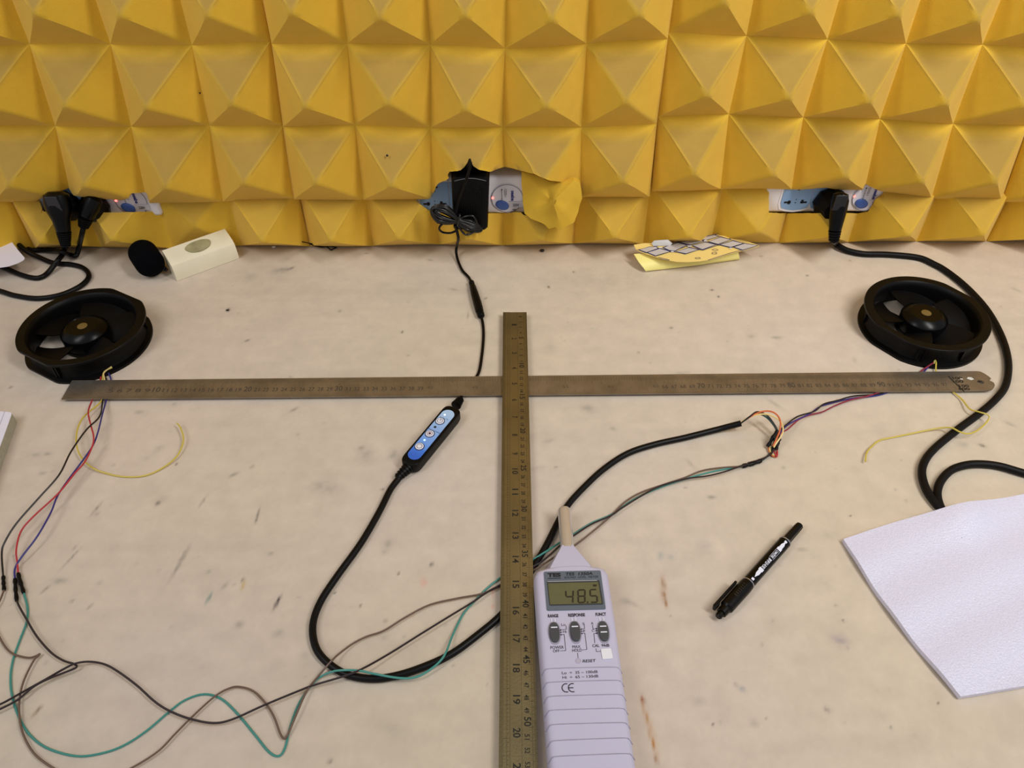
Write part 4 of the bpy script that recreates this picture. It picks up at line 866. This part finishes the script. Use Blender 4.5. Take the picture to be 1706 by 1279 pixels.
lcd = slab('lcd_screen', [MPX(912.8, 971.5, zl+.0002), MPX(996.5, 969.2, zl+.0002), MPX(1002.4, 1004.6, zl+.0002), MPX(916.5, 1006.5, zl+.0002)], .0005, mat('lcd_olive', '#67664a', .22, var=.15, vscale=60), bez, .0008)
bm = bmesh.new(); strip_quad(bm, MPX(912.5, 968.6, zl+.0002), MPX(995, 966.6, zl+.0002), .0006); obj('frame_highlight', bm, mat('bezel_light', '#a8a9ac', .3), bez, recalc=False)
# seven segment figures 48.5
bm = bmesh.new(); ZD = zl+.0004
def seg(cx0, cy0, cx1, cy1, wd=.0013): strip_quad(bm, MPX(cx0, cy0, ZD), MPX(cx1, cy1, ZD), wd)
def digit(tl, tr, bl, br, on):
    L = lambda a, b, f: (a[0]+(b[0]-a[0])*f, a[1]+(b[1]-a[1])*f)
    ml, mr_ = L(tl, bl, .5), L(tr, br, .5)
    for k, (p, q_) in dict(a=(tl, tr), g=(ml, mr_), d=(bl, br), f=(tl, ml), e=(ml, bl), b=(tr, mr_), c=(mr_, br)).items():
        if k in on: seg(*L(p, q_, .06), *L(p, q_, .94))
digit((942.6, 983.5), (955, 983), (943.5, 1004), (954, 1004), 'fgbc')
digit((963, 982.5), (974.5, 982), (963.5, 1003.5), (974.2, 1003), 'abcdefg')
digit((983, 982), (994, 981.5), (984, 1003), (995, 1002.8), 'afgcd')
seg(977.6, 1003, 980.2, 1003, .0015); seg(988, 975, 994, 974.8, .0018)
obj('reading_digits', bm, mat('lcd_digits', '#2a2010', .5), lcd, recalc=False)
def mtext(bm, s_, x0, y0, x1, y1, hpx, bold=0., z=None, slant=0):
    a_ = MPX(x0, y0, z); b2 = MPX(x1, y1, z); h_ = MPX((x0+x1)/2, (y0+y1)/2-hpx, z)-MPX((x0+x1)/2, (y0+y1)/2, z)
    h_ = mdir*-h_.length+(b2-a_).normalized()*slant*h_.length; put_text(bm, s_, a_, b2, h_, bold)
bm = bmesh.new()
mtext(bm, 'TES', 912.5, 961, 934.5, 960.4, 6.5, .05, zl, 0); seg_z = zl
strip_quad(bm, MPX(912.5, 963.2, zl), MPX(934.5, 962.6, zl), .0006)
mtext(bm, 'TES  1350A', 942, 958.6, 987.5, 957.2, 5.0, .02, zl, .2)
obj('maker_lettering', bm, mat('dark_navy_print', '#14161e', .5), bez, recalc=False)
bm = bmesh.new(); mtext(bm, 'SOUND  LEVEL  METER', 940, 963.4, 996.5, 961.9, 3.4, 0, zl, .2); obj('subtitle_lettering', bm, mat('dim_navy_print', '#2f3846', .5), bez, recalc=False)
bm = bmesh.new(); zq = ZTOP+.0003
mtext(bm, 'RANGE', 913, 1028.5, 930.5, 1028, 5.5, .03, zq); mtext(bm, 'RESPONSE', 947, 1027.3, 975, 1026.4, 5.5, .03, zq); mtext(bm, 'FUNCT', 992.6, 1026, 1010, 1025.3, 5.5, .03, zq)
mtext(bm, 'Lo', 935.5, 1042.5, 942, 1042.2, 4.2, 0, zq); mtext(bm, 'Hi', 938.5, 1054, 943.8, 1053.8, 4, 0, zq); mtext(bm, 'S', 970.8, 1041, 974.2, 1040.9, 4.2, 0, zq); mtext(bm, 'F', 972.5, 1053, 975.5, 1052.9, 4, 0, zq)
mtext(bm, 'A', 985, 1040, 988.8, 1039.8, 4.2, 0, zq); mtext(bm, 'C', 986.4, 1052.3, 990, 1052, 4.2, 0, zq)
mtext(bm, 'POWER', 917.2, 1081, 939.5, 1080.2, 5, 0, zq); mtext(bm, 'OFF', 921.5, 1086.5, 932.5, 1086, 4.6, 0, zq)
mtext(bm, 'MAX', 954, 1079.6, 967.5, 1079, 4.8, 0, zq); mtext(bm, 'HOLD', 953.5, 1085.6, 969.8, 1084.8, 4.8, 0, zq)
mtext(bm, 'CAL  94dB', 987.3, 1077.8, 1015.5, 1076.8, 4.8, .01, zq); mtext(bm, 'RESET', 970.5, 1103.4, 992, 1102.4, 4.8, .01, zq, .25)
mtext(bm, 'Lo  =  35 ~ 100dB', 936.5, 1123, 996, 1120.8, 4.6, 0, zq); mtext(bm, 'Hi  =  65 ~ 130dB', 937.5, 1130.5, 997, 1128, 4.6, 0, zq)
# switch pointer marks and leader lines
for L_ in ([(943, 1041.5), (943.5, 1048), (932, 1049.3)], [(932, 1053), (937, 1052.6)], [(932.5, 1057), (940, 1056.5), (942.5, 1083.4), (933.5, 1084)], [(973.5, 1041), (974, 1047), (967, 1047.8)], [(966.5, 1051.2), (972, 1050.8)], [(967, 1055), (974.5, 1054.4), (977.8, 1081.6), (970.5, 1082.2)], [(987.3, 1040.8), (988, 1047.2), (995.5, 1046.8)], [(991, 1050.6), (995.7, 1050.3)], [(996, 1054.4), (989.5, 1054.8), (991, 1071)], [(993, 1079.5), (993.5, 1085), (1001, 1084.6)], [(962.3, 1087), (963.2, 1096)]):
    for p, q_ in zip(L_, L_[1:]): strip_quad(bm, MPX(*p, zq), MPX(*q_, zq), .00035)
for x, y in ((933.5, 1049.2), (933.7, 1053), (934, 1057), (968, 1047.8), (968.2, 1051.3), (968.5, 1055), (994.5, 1047), (994.7, 1050.5), (995, 1054.4)): strip_quad(bm, MPX(x-2, y, zq), MPX(x+1.5, y, zq), .0011)
for c_, two in (((943.5, 1145.5), 0), ((954, 1145.2), 1)):   # CE mark
    c3 = MPX(*c_, zq); ro, ri = .0036, .0029
    for k in range(14):
        q0, q1_ = [math.radians(70+220*f/14) for f in (k, k+1)]
        flat_poly(bm, [c3+msd*(r*math.cos(q_))-mdir*(r*math.sin(q_)) for r, q_ in ((ri, q0), (ro, q0), (ro, q1_), (ri, q1_))])
    if two: strip_quad(bm, c3-msd*.0030, c3+msd*.0006, .0007)
obj('printed_lettering', bm, PRINTB, shell, recalc=False)
# slide switches
for (x, y) in ((923.6, 1054), (958.2, 1052.6), (1005.3, 1052.2)):
    c3 = T(x, y, ZTOP+.0003)
    def oval(k, wx, wy, z): return [c3+msd*(wx*k*math.copysign(abs(math.cos(a))**.75, math.cos(a)))+mdir*(wy*k*math.sin(a))+Vector((0, 0, z)) for a in np.linspace(0, 2*math.pi, 33)[:-1]]
    bm = bmesh.new(); loft(bm, [oval(1.13, .0043, .0088, -.0006), oval(1.13, .0043, .0088, .0002)]); sl = obj('switch_slot', bm, mat('slot_lilac', '#9f9aa8', .5), shell, 30)
    bm = bmesh.new(); loft(bm, [oval(1, .0042, .0085, 0), oval(1, .0042, .0085, .0016), oval(.88, .0042, .0085, .0024)]); kn = obj('switch_knob', bm, mat('knob_grey', '#46484d', .35), shell, 35)
    for dy in ((-.0035,) if x < 1000 else (-.0035, .0015)):
        bm = bmesh.new(); strip_quad(bm, c3+mdir*dy-msd*.0026+Vector((0, 0, .0026)), c3+mdir*dy+msd*.0026+Vector((0, 0, .0026)), .0010); obj('switch_mark', bm, WPR, kn, recalc=False)
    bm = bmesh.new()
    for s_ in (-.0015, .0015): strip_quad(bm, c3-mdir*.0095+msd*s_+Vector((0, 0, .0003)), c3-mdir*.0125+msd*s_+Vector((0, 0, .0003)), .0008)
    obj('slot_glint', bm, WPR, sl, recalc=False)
bm = bmesh.new(); lathe(bm, [(.0022, -.0003), (.0022, .0002), (.0019, .0004), (.0016, .0001)], Matrix.Translation(T(963.4, 1100.8, ZTOP+.0001)), 20); obj('reset_button', bm, mat('reset_lilac', '#b7b1c4', .4), shell)
slab('white_sticker', [T(1001, 1080.5, ZTOP+.0008), T(1018, 1079.5, ZTOP+.0008), T(1021.5, 1096.5, ZTOP+.0008), T(1004, 1097.8, ZTOP+.0008)], .0006, mat('sticker_white', '#e8e8f0', .4), shell, .001)
for (x0, y0, x1, y1) in ((905, 1114, 1036, 1110.5), (911, 1136.5, 1038, 1132.5), (911, 1160, 1042, 1156), (913, 1183, 1046, 1179), (913, 1207, 1049.5, 1203), (913, 1234, 1053, 1228.5), (912, 1260.5, 1056, 1254.5), (912, 1288, 1059, 1281)):
    a_ = T(x0, y0, ZTOP); b2 = T(x1, y1, ZTOP); sA = (a_-cenT).dot(mdir); sB = (b2-cenT).dot(mdir)
    path = [mp(sA+.0030, -HWd+.0009, .0215), mp(sA+.0012, -HWd+.0030, .0249), mp(sA, -HWd+.0072, ZTOP), mp((sA+sB)/2-.0002, 0, ZTOP), mp(sB, HWd-.0075, ZTOP), mp(sB+.0012, HWd-.0034, .0247), mp(sB+.003, HWd-.0011, .0215)]
    bm = bmesh.new(); sweep(bm, catmull(path, 4), .00034, 6); obj('grip_groove', bm, mat('groove_lilac', '#a19aab', .5), shell, True)

# ------------------------------------------------------------------ marker pen
pen = thing('marker_pen', 'black twin-tip marker pen lying alone right of the meter', 'pen', T(1263, 950, 0))
PB = mat('pen_black', '#090707', .32, spec=.2); RB = .0056
e0 = T(1196, 1027.5, .0062); e1_ = T(1333, 874, .0062); pd = (e1_-e0).normalized(); PL = (e1_-e0).length; Mp = axisM(e0, pd)
s1_ = (T(1240, 968, .0062)-e0).dot(pd); s2_ = (T(1309, 902, .0062)-e0).dot(pd)
bm = bmesh.new(); lathe(bm, [(.0024, 0), (.0030, .0010), (.0030, .0050), (.0044, .0052), (.0046, .0110), (.0061, .0130), (.0063, s1_-.004), (.0059, s1_)], Mp, 24); capo = obj('cap', bm, PB, pen, 30)
psd = Vector((0, 0, 1)).cross(pd); 
if psd.x > 0: psd = -psd
bm = bmesh.new()
for k in range(7):
    c = e0+pd*(s1_-.006-.0024*k); c = c+Vector((0, 0, .0061))+psd*.0002; strip_quad(bm, c-psd*.0016+Vector((0, 0, .0001)), c+psd*.0016+Vector((0, 0, .0001)), .0008)
obj('cap_ridge', bm, mat('pen_ridge', '#2c2626', .4), capo, recalc=False)
c = e0+pd*(.021)+psd*.0076+Vector((0, 0, .002)); bm = bmesh.new(); box(bm, c, (.0022, .0050, .034), axisM((0, 0, 0), pd), bev=.0008); obj('clip', bm, PB, pen)
c = e0+pd*(.0065)+psd*.0065+Vector((0, 0, .002)); bm = bmesh.new(); box(bm, c, (.0030, .0060, .007), axisM((0, 0, 0), pd), bev=.0008); obj('clip_root', bm, PB, pen)
bm = bmesh.new(); lathe(bm, [(.005, s1_-.001), (RB, s1_), (RB, s2_), (.005, s2_+.001)], Mp, 28); brl = obj('barrel', bm, BLKG, pen, 30)
for s_ in (s1_+.0009, s2_-.0009):
    bm = bmesh.new(); lathe(bm, [(RB, s_-.0006), (RB+.00025, s_-.0004), (RB+.00025, s_+.0004), (RB, s_+.0006)], Mp, 28)
    obj('silver_ring', bm, mat('silver_ring', '#b9b7bd', .25, .9), brl, 30)
bm = bmesh.new(); lathe(bm, [(.0050, s2_), (.0042, s2_+.0015), (.0039, PL-.004), (.0036, PL-.0010), (.0026, PL)], Mp, 8); obj('small_cap', bm, PB, pen, 30)
def onb(u, v, lift=.0002):  # u along the barrel, v around it (metres)
    a_ = v/RB+.30; p = e0+pd*u; return p+Vector((0, 0, 1))*(RB+lift)*math.cos(a_)-psd*(RB+lift)*math.sin(a_)
def barrel_poly(bm, pts, lift):
    flat_poly(bm, [onb(u, v, lift) for u, v in pts])
bm = bmesh.new(); LB = s2_-s1_; ua = s1_+LB*.10; ub = s1_+LB*.93
hw = .0022
for (p0, p1_) in ((ua, 1), (ub, -1)):
    barrel_poly(bm, [(p0, 0), (p0+p1_*.005, -.0016), (p0+p1_*.009, -.0016), (p0+p1_*.0095, -hw), (p0+p1_*.0125, -hw), (p0+p1_*.0125, 0)], .0002)
    barrel_poly(bm, [(p0, 0), (p0+p1_*.005, .0016), (p0+p1_*.009, .0016), (p0+p1_*.0095, hw), (p0+p1_*.0125, hw), (p0+p1_*.0125, 0)], .0002)
def fn_b(q_): return onb(q_.x, q_.y, .0002)
put_text(bm, '双头记号笔', Vector((ua+.013, -.0018, 0)), Vector((ua+.013+(ub-ua-.026)*.52, -.0018, 0)), Vector((0, .0036, 0)), .02, fn_b)
put_text(bm, '油性MO', Vector((ua+.0135+(ub-ua-.026)*.55, -.0015, 0)), Vector((ub-.0135, -.0015, 0)), Vector((0, .0030, 0)), .01, fn_b)
for v in (-.0021, .0021):
    u0 = ua+.0133+(ub-ua-.026)*.54
    barrel_poly(bm, [(u0, v-.0001), (ub-.013, v-.0001), (ub-.013, v+.0001), (u0, v+.0001)], .0002)
for u in (s1_+.0038, s2_-.0045):
    barrel_poly(bm, [(u-.0012, -.0012), (u+.0012, -.0012), (u+.0012, .0012), (u-.0012, .0012)], .0002)
obj('printed_lettering', bm, WPR, brl, recalc=False)

# ------------------------------------------------------------------ white foam sheet
A_, B_, C2, D_ = T(1405, 898, .005), T(1960, 752, .005), T(1960, 1100, .005), T(1600, 1160.5, .005)
NS = 60; bm = bmesh.new(); gr = {}
for i in range(NS+1):
    for j in range(NS+1):
        u, v = i/NS, j/NS; p = A_*(1-u)*(1-v)+B_*u*(1-v)+C2*u*v+D_*(1-u)*v
        n_ = -.0022*math.sin(u*math.pi)*math.exp(-v*6)*.6
        p = p+Vector((.006*math.sin(v*math.pi)*(1-u)*-.9, .0035*math.sin(u*8.5)*(1-v), 0))
        rise = .0048*math.exp(-((u-.33)**2)/.006-(v*v)/.05)   # lifted where the cables run beneath it
        wv = .0016*math.sin(v*9+u*3)**2
        for k, z in ((0, .0006), (1, .0046)): gr[i, j, k] = bm.verts.new((p.x, p.y, z+wv+rise*1.3+.0008*k))
for i in range(NS):
    for j in range(NS):
        bm.faces.new([gr[i+a, j+b, 1] for a, b in ((0, 0), (1, 0), (1, 1), (0, 1))]); bm.faces.new([gr[i+a, j+b, 0] for a, b in ((0, 0), (0, 1), (1, 1), (1, 0))])
for i in range(NS):
    for (j, a, b) in ((0, i, i+1), (NS, i+1, i)): bm.faces.new((gr[a, j, 0], gr[b, j, 0], gr[b, j, 1], gr[a, j, 1]))
    for (k, a, b) in ((0, i+1, i), (NS, i, i+1)): bm.faces.new((gr[k, a, 0], gr[k, b, 0], gr[k, b, 1], gr[k, a, 1]))
sm = mat('epe_foam', '#dfdff6', .3, bump=.7, bscale=650, var=.08, vscale=500, spec=.6)
o = obj('foam_sheet', bm, sm, None, 50); tag(o, 'white packing foam sheet lying at the right edge over the black cables', 'foam sheet')

# ------------------------------------------------------------------ cream block, windscreen, debris
ctop = .0245
bf = T(295.4, 468.6, 0); br_ = T(398.6, 430.6, 0); ux = (br_-bf).normalized(); uy = Vector((-ux.y, ux.x, 0)); BL = (br_-bf).length
bk = T(272, 414, .032); BW = (bk-bf).dot(uy)
def bp(a, b, z): return bf+ux*a+uy*b+Vector((0, 0, z))
blk_ = thing('cream_block', 'cream plastic block with an oval stain on top, leaning towards the black foam windscreen', 'block', bp(BL/2, BW/2, 0))
ctb = .032; BW2 = BW*.985
prof = [(0, .0004), (-.0002, .006), (.0006, .0165), (.0026, .0222), (.0065, .0252), (.012, .0272), (BW2-.003, ctb), (BW2, ctb-.003), (BW2, .0060), (BW2-.004, .0004)]
bm = bmesh.new(); loft(bm, [[bp(a+k_, b*(1-abs(sh)) + BW/2*abs(sh), z*(1-abs(sh))+.014*abs(sh)) for b, z in prof] for a, k_, sh in ((0, .0006, .06), (0, 0, 0), (BL*.5, 0, 0), (BL, 0, 0), (BL, -.0006, -.06))]); bl_ = obj('body', bm, mat('cream_plastic', '#ebe3c8', .45, bump=.05, var=.08, vscale=25), blk_, 28)
c = T(330, 408.5, .0300); bm = bmesh.new(); n = 30
ov = [c+ux*(.0165*math.cos(a)*(1+.04*math.sin(5*a)))+(uy+Vector((0, 0, (ctb-.0272)/(BW2-.015))))*(.0085*math.sin(a)*(1+.05*math.sin(3*a))) for a in np.linspace(0, 2*math.pi, n+1)[:-1]]
loft(bm, [[p-Vector((0, 0, .0020)) for p in ov], ov]); obj('oval_mark', bm, mat('oval_stain', '#aaa47c', .5, var=.35, vscale=90), blk_)
ws = thing('foam_windscreen', 'black foam microphone windscreen on the bench left of the cream block', 'windscreen', T(245, 440, 0))
wc = T(244, 430, .0205); wd_ = Vector((.58, -.80, -.05)).normalized(); Mw = axisM(wc, wd_); bm = bmesh.new()
prof = []; Rr, Hl = .0182, .0125
for k in range(0, 11): a = -math.pi/2+k*math.pi/20; prof.append((max(.0003, Rr*math.cos(a)), -Hl+Rr*math.sin(a)*.85))
for k in range(0, 11): a = k*math.pi/20; prof.append((max(.0003, Rr*math.cos(a)), Hl+Rr*math.sin(a)*.85))
lathe(bm, prof, Mw, 40); obj('foam_ball', bm, mat('windscreen_foam', '#06070b', .95, bump=.5, bscale=1500, spec=.05), ws, 60)
bm = bmesh.new(); a = T(268, 444, .010); b_ = T(280, 451, .006); lathe(bm, [(.002, 0), (.0036, .001), (.0036, .006), (.0025, .0065), (.0025, .009), (.001, .0094)], axisM(a, b_-a), 14); obj('microphone_stub', bm, mat('mic_metal', '#3a3a3e', .3, .8), ws, 30)
bm = bmesh.new(); w1 = [T(x, y, z) for x, y, z in ((516, 406.5, .012), (527, 410, .006), (535, 411.5, .003), (545, 411, .002), (551, 416.5, .001), (556, 414, .001), (560, 412, .002), (548, 410, .003), (536, 410.5, .003), (524, 407, .008), (503, 402.5, .014))]
sweep(bm, catmull(w1, 5), .0007, 6); o = obj('tie_strand', bm, CBL, None, True); tag(o, 'short crumpled black tie strand at the foot of the foam wall', 'cable tie')
bm = bmesh.new(); bmesh.ops.create_icosphere(bm, subdivisions=2, radius=.0024, matrix=Matrix.Translation(T(903, 417, .002))@Matrix.Diagonal((1.3, 1, .8, 1)))
for v in bm.verts: v.co += Vector((random.uniform(-.0004, .0004), random.uniform(-.0004, .0004), 0))
o = obj('foam_crumb', bm, mat('crumb_dark', '#2a2018', .9), None); tag(o, 'small dark crumb at the wall foot right of the black adapter', 'debris')
bm = bmesh.new(); bmesh.ops.create_icosphere(bm, subdivisions=2, radius=.0022, matrix=Matrix.Translation(T(456, 411, .002))@Matrix.Diagonal((1.3, 1, .7, 1)))
o = obj('white_crumb', bm, WHITE, None); tag(o, 'tiny white crumb at the wall foot left of the crumpled tie strand', 'debris')
bm = bmesh.new(); bmesh.ops.create_icosphere(bm, subdivisions=1, radius=.0013, matrix=Matrix.Translation(T(379, 516.5, .001))@Matrix.Diagonal((1.8, 1, .7, 1)))
o = obj('dark_crumb', bm, mat('crumb_black', '#1c1818', .9), None); tag(o, 'single black crumb on the bare bench between left fan and wall', 'debris')

# ------------------------------------------------------------------ folded yellow card
cdn = thing('folded_card', 'folded yellow card printed with blue and grey cells, at the foot of the foam', 'card', T(1150, 430, 0))
YC = mat('yellow_card', '#f3e68c', .5, var=.05); YC2 = mat('yellow_card_face', '#f0d684', .45)
def curve_px(P_, n=13):
    c_ = catmull([Vector((p[0], p[1], p[2])) for p in P_], 8); L_ = [0]
    for a_, b2 in zip(c_, c_[1:]): L_.append(L_[-1]+(b2-a_).length)
    out = []
    for k in range(n):
        t = L_[-1]*k/(n-1); i = max(0, min(len(c_)-2, next((j for j in range(len(L_)-1) if L_[j+1] >= t-1e-9), len(c_)-2))); f = (t-L_[i])/max(1e-9, L_[i+1]-L_[i]); p = c_[i].lerp(c_[i+1], f); out.append(T(p.x, p.y, p.z))
    return out
lower = [curve_px([(1066, 432, .0012), (1140, 424, .0012), (1222, 414, .0012)]), curve_px([(1076, 449, .0010), (1150, 441, .0010), (1232, 430, .0010)]), curve_px([(1076, 451, .003), (1150, 442.5, .003), (1232, 431.5, .003)]), curve_px([(1073, 447, .0075), (1150, 438, .0075), (1232, 428.5, .007)]), curve_px([(1064, 436, .013), (1145, 429, .013), (1231, 424, .011)]), curve_px([(1056, 423, .0165), (1140, 418, .0165), (1230, 418, .015)])]
def patch(name, rows, m_, par, th=.0006):
    bm = bmesh.new(); g_ = [[[bm.verts.new(p+Vector((0, 0, -th*k))) for p in r] for r in rows] for k in (0, 1)]
    nr, nc = len(rows), len(rows[0])
    for i in range(nr-1):
        for j in range(nc-1):
            bm.faces.new((g_[0][i][j], g_[0][i][j+1], g_[0][i+1][j+1], g_[0][i+1][j])); bm.faces.new((g_[1][i][j], g_[1][i+1][j], g_[1][i+1][j+1], g_[1][i][j+1]))
    for i in range(nr-1):
        for j in (0, nc-1): bm.faces.new((g_[0][i][j], g_[0][i+1][j], g_[1][i+1][j], g_[1][i][j]))
    for j in range(nc-1):
        for i in (0, nr-1): bm.faces.new((g_[0][i][j], g_[1][i][j], g_[1][i][j+1], g_[0][i][j+1]))
    return obj(name, bm, m_, par, 60)
patch('lower_leaf', lower, YC, cdn)
ZK = .0205
back = curve_px([(1056, 407.5, ZK), (1072, 405, ZK), (1100, 405, ZK), (1130, 404, ZK), (1160, 397, ZK), (1191.6, 391, ZK), (1212, 394, ZK), (1238, 400, ZK), (1264, 408.3, ZK)])
front = curve_px([(1060.5, 416.6, ZK), (1080, 424, ZK), (1097, 429, ZK), (1121, 435, ZK), (1150, 436, ZK), (1182, 432.5, ZK), (1210, 424, ZK), (1240, 416.5, ZK), (1265, 409.5, ZK)])
back2 = back
rows = [[b.lerp(f_, k/6)+Vector((0, 0, -.0006*math.sin(k/6*math.pi))) for b, f_ in zip(back2, front)] for k in range(7)]
upl = patch('upper_leaf', rows, YC2, cdn)
def cpx(x, y, z=ZK+.0006): return T(1030+x/6.56, 380+y/6.56, z)
NB = mat('navy_card_print', '#33366e', .5); GC = mat('grey_card_print', '#c4bfbe', .5, var=.08)
bm = bmesh.new()
cells = [[(235, 235), (340, 205), (415, 205), (430, 220), (310, 262)], [(325, 265), (455, 225), (560, 255), (410, 298)], [(500, 210), (650, 160), (740, 185), (620, 245), (560, 240)], [(640, 255), (770, 215), (870, 235), (740, 275)], [(680, 155), (850, 115), (925, 140), (790, 180)], [(820, 190), (950, 155), (1060, 180), (920, 230)], [(870, 112), (1050, 75), (1090, 90), (960, 130)], [(990, 145), (1120, 100), (1225, 125), (1090, 172)], [(1120, 180), (1250, 140), (1360, 165), (1230, 205)], [(1270, 205), (1380, 170), (1520, 190), (1360, 235)]]
for c_ in cells:
    mx_ = sum(p[0] for p in c_)/len(c_); my_ = sum(p[1] for p in c_)/len(c_)
    flat_poly(bm, [cpx(mx_+(x-mx_)*1.13, my_+(y-my_)*1.24) for x, y in c_])
for a_, b2 in (((200, 238), (1090, 62)), ((300, 268), (640, 160)), ((420, 300), (1110, 85)), ((720, 282), (1230, 110)), ((920, 238), (1250, 135)), ((1230, 212), (1370, 160)), ((415, 210), (640, 262)), ((640, 158), (900, 238)), ((850, 108), (1110, 185)), ((1090, 82), (1380, 168)), ((460, 340), (560, 352)), ((980, 348), (1210, 275)), ((440, 318), (560, 345)), ((1210, 275), (1520, 190))):
    strip_quad(bm, cpx(*a_), cpx(*b2), .0008)
for c_ in ([(1025, 232), (1065, 222), (1095, 236), (1060, 246)], [(1030, 262), (1075, 262), (1075, 280), (1025, 280)], [(840, 322), (890, 318), (900, 330), (850, 334)]):
    for p, q_ in zip(c_, c_[1:]+c_[:1]): strip_quad(bm, cpx(*p), cpx(*q_), .0006)
obj('printed_lines', bm, NB, upl, recalc=False)
for c_ in cells:
    bm = bmesh.new(); flat_poly(bm, [cpx(x, y, ZK+.0008) for x, y in c_]); obj('printed_cell', bm, GC, upl, recalc=False)
bm = bmesh.new()
for c_ in ([(445, 210), (475, 206), (480, 214), (450, 219)], [(760, 190), (795, 188), (797, 200), (760, 203)], [(935, 133), (970, 131), (972, 142), (937, 145)], [(575, 250), (605, 248), (607, 258), (577, 261)], [(1215, 214), (1240, 212), (1242, 222), (1216, 224)]): flat_poly(bm, [cpx(x, y, ZK+.0009) for x, y in c_])
obj('printed_tab', bm, WPR, upl, recalc=False)
fl = [T(1088, 409, ZK+.001), T(1086, 404.5, ZK+.004), T(1090, 400.5, ZK+.008), T(1113, 399, ZK+.009), T(1120, 405, ZK+.0045), T(1117, 409, ZK+.001)]
bm = bmesh.new(); loft(bm, [[p-Vector((0, 0, .0005)) for p in fl], fl]); obj('white_flap', bm, mat('card_white', '#d5d3d0', .5), cdn)

# ------------------------------------------------------------------ paper sheet and notebook at the left edge
bm = bmesh.new(); ZP = .0215
edge = [(-2, 372), (10, 390), (22, 406), (33, 420), (40.5, 428.5), (41, 431), (38, 434), (28, 439), (14, 443.5), (0, 445.5), (-40, 450), (-160, 452), (-170, 360)]
pts = [T(x, y, ZP) for x, y in edge]; 
cen_ = T(-20, 420, ZP)
def dz(p): return Vector((p.x, p.y, ZP-max(0, min(1, (-.72-p.x)/.10))*.019))
loft(bm, [[dz(p)-Vector((0, 0, .0004)) for p in pts], [dz(p) for p in pts]])
bmesh.ops.triangulate(bm, faces=bm.faces)
o = obj('paper_sheet', bm, mat('white_paper', '#e6e3f2', .6), None); tag(o, 'white paper sheet with rounded corner over the black cables at the upper left edge', 'paper')
nb2 = thing('notebook', 'thick notebook with rounded corner and pale page edges at the left edge', 'notebook', T(10, 730, 0))
ZN = .0135; cN = T(20.5, 686.5, ZN); dA = (T(0, 742, ZN)-T(18, 692, ZN)).normalized(); dB = (T(0, 687.8, ZN)-cN).normalized()
dB = Vector((-1, .12, 0)).normalized()
def nbq(r_): 
    c_ = cN+dA*.0; pts = [c_+dB*r_, c_+dB*r_*.3+dA*r_*.06, c_+dB*r_*.06+dA*r_*.3, c_+dA*r_, c_+dA*.20, c_+dA*.20+dB*.145, c_+dB*.145]
    return pts
base_ = nbq(.006)
bm = bmesh.new(); loft(bm, [[Vector((p.x, p.y, z)) for p in base_] for z in (.0004, ZN-.0003)]); obj('page_block', bm, mat('page_edge', '#b9b6a4', .8, bump=.6, bscale=300, var=.2, vscale=200), nb2)
bm = bmesh.new(); loft(bm, [[Vector((p.x, p.y, z)) for p in base_] for z in (ZN-.0003, ZN)]); pg = obj('top_page', bm, mat('white_paper', '#e6e3f2', .6), nb2)
bm = bmesh.new(); a_ = cN+dB*.0085; strip_quad(bm, Vector((a_.x, a_.y, ZN+.0001)), Vector((*(a_+dA*.19)[:2], ZN+.0001)), .0004); obj('margin_line', bm, mat('margin_grey', '#8d8fa6', .6), pg, recalc=False)
for k in range(1, 7):
    bm = bmesh.new(); q_ = [p+ (p-(cN+dA*.1+dB*.07)).normalized()*.00015 for p in base_]; zz = ZN*k/7
    loft(bm, [[Vector((p.x, p.y, z)) for p in q_] for z in (zz-.0002, zz+.0002)]); obj('page_layer', bm, mat('page_edge_dark', '#98957f', .8), nb2)
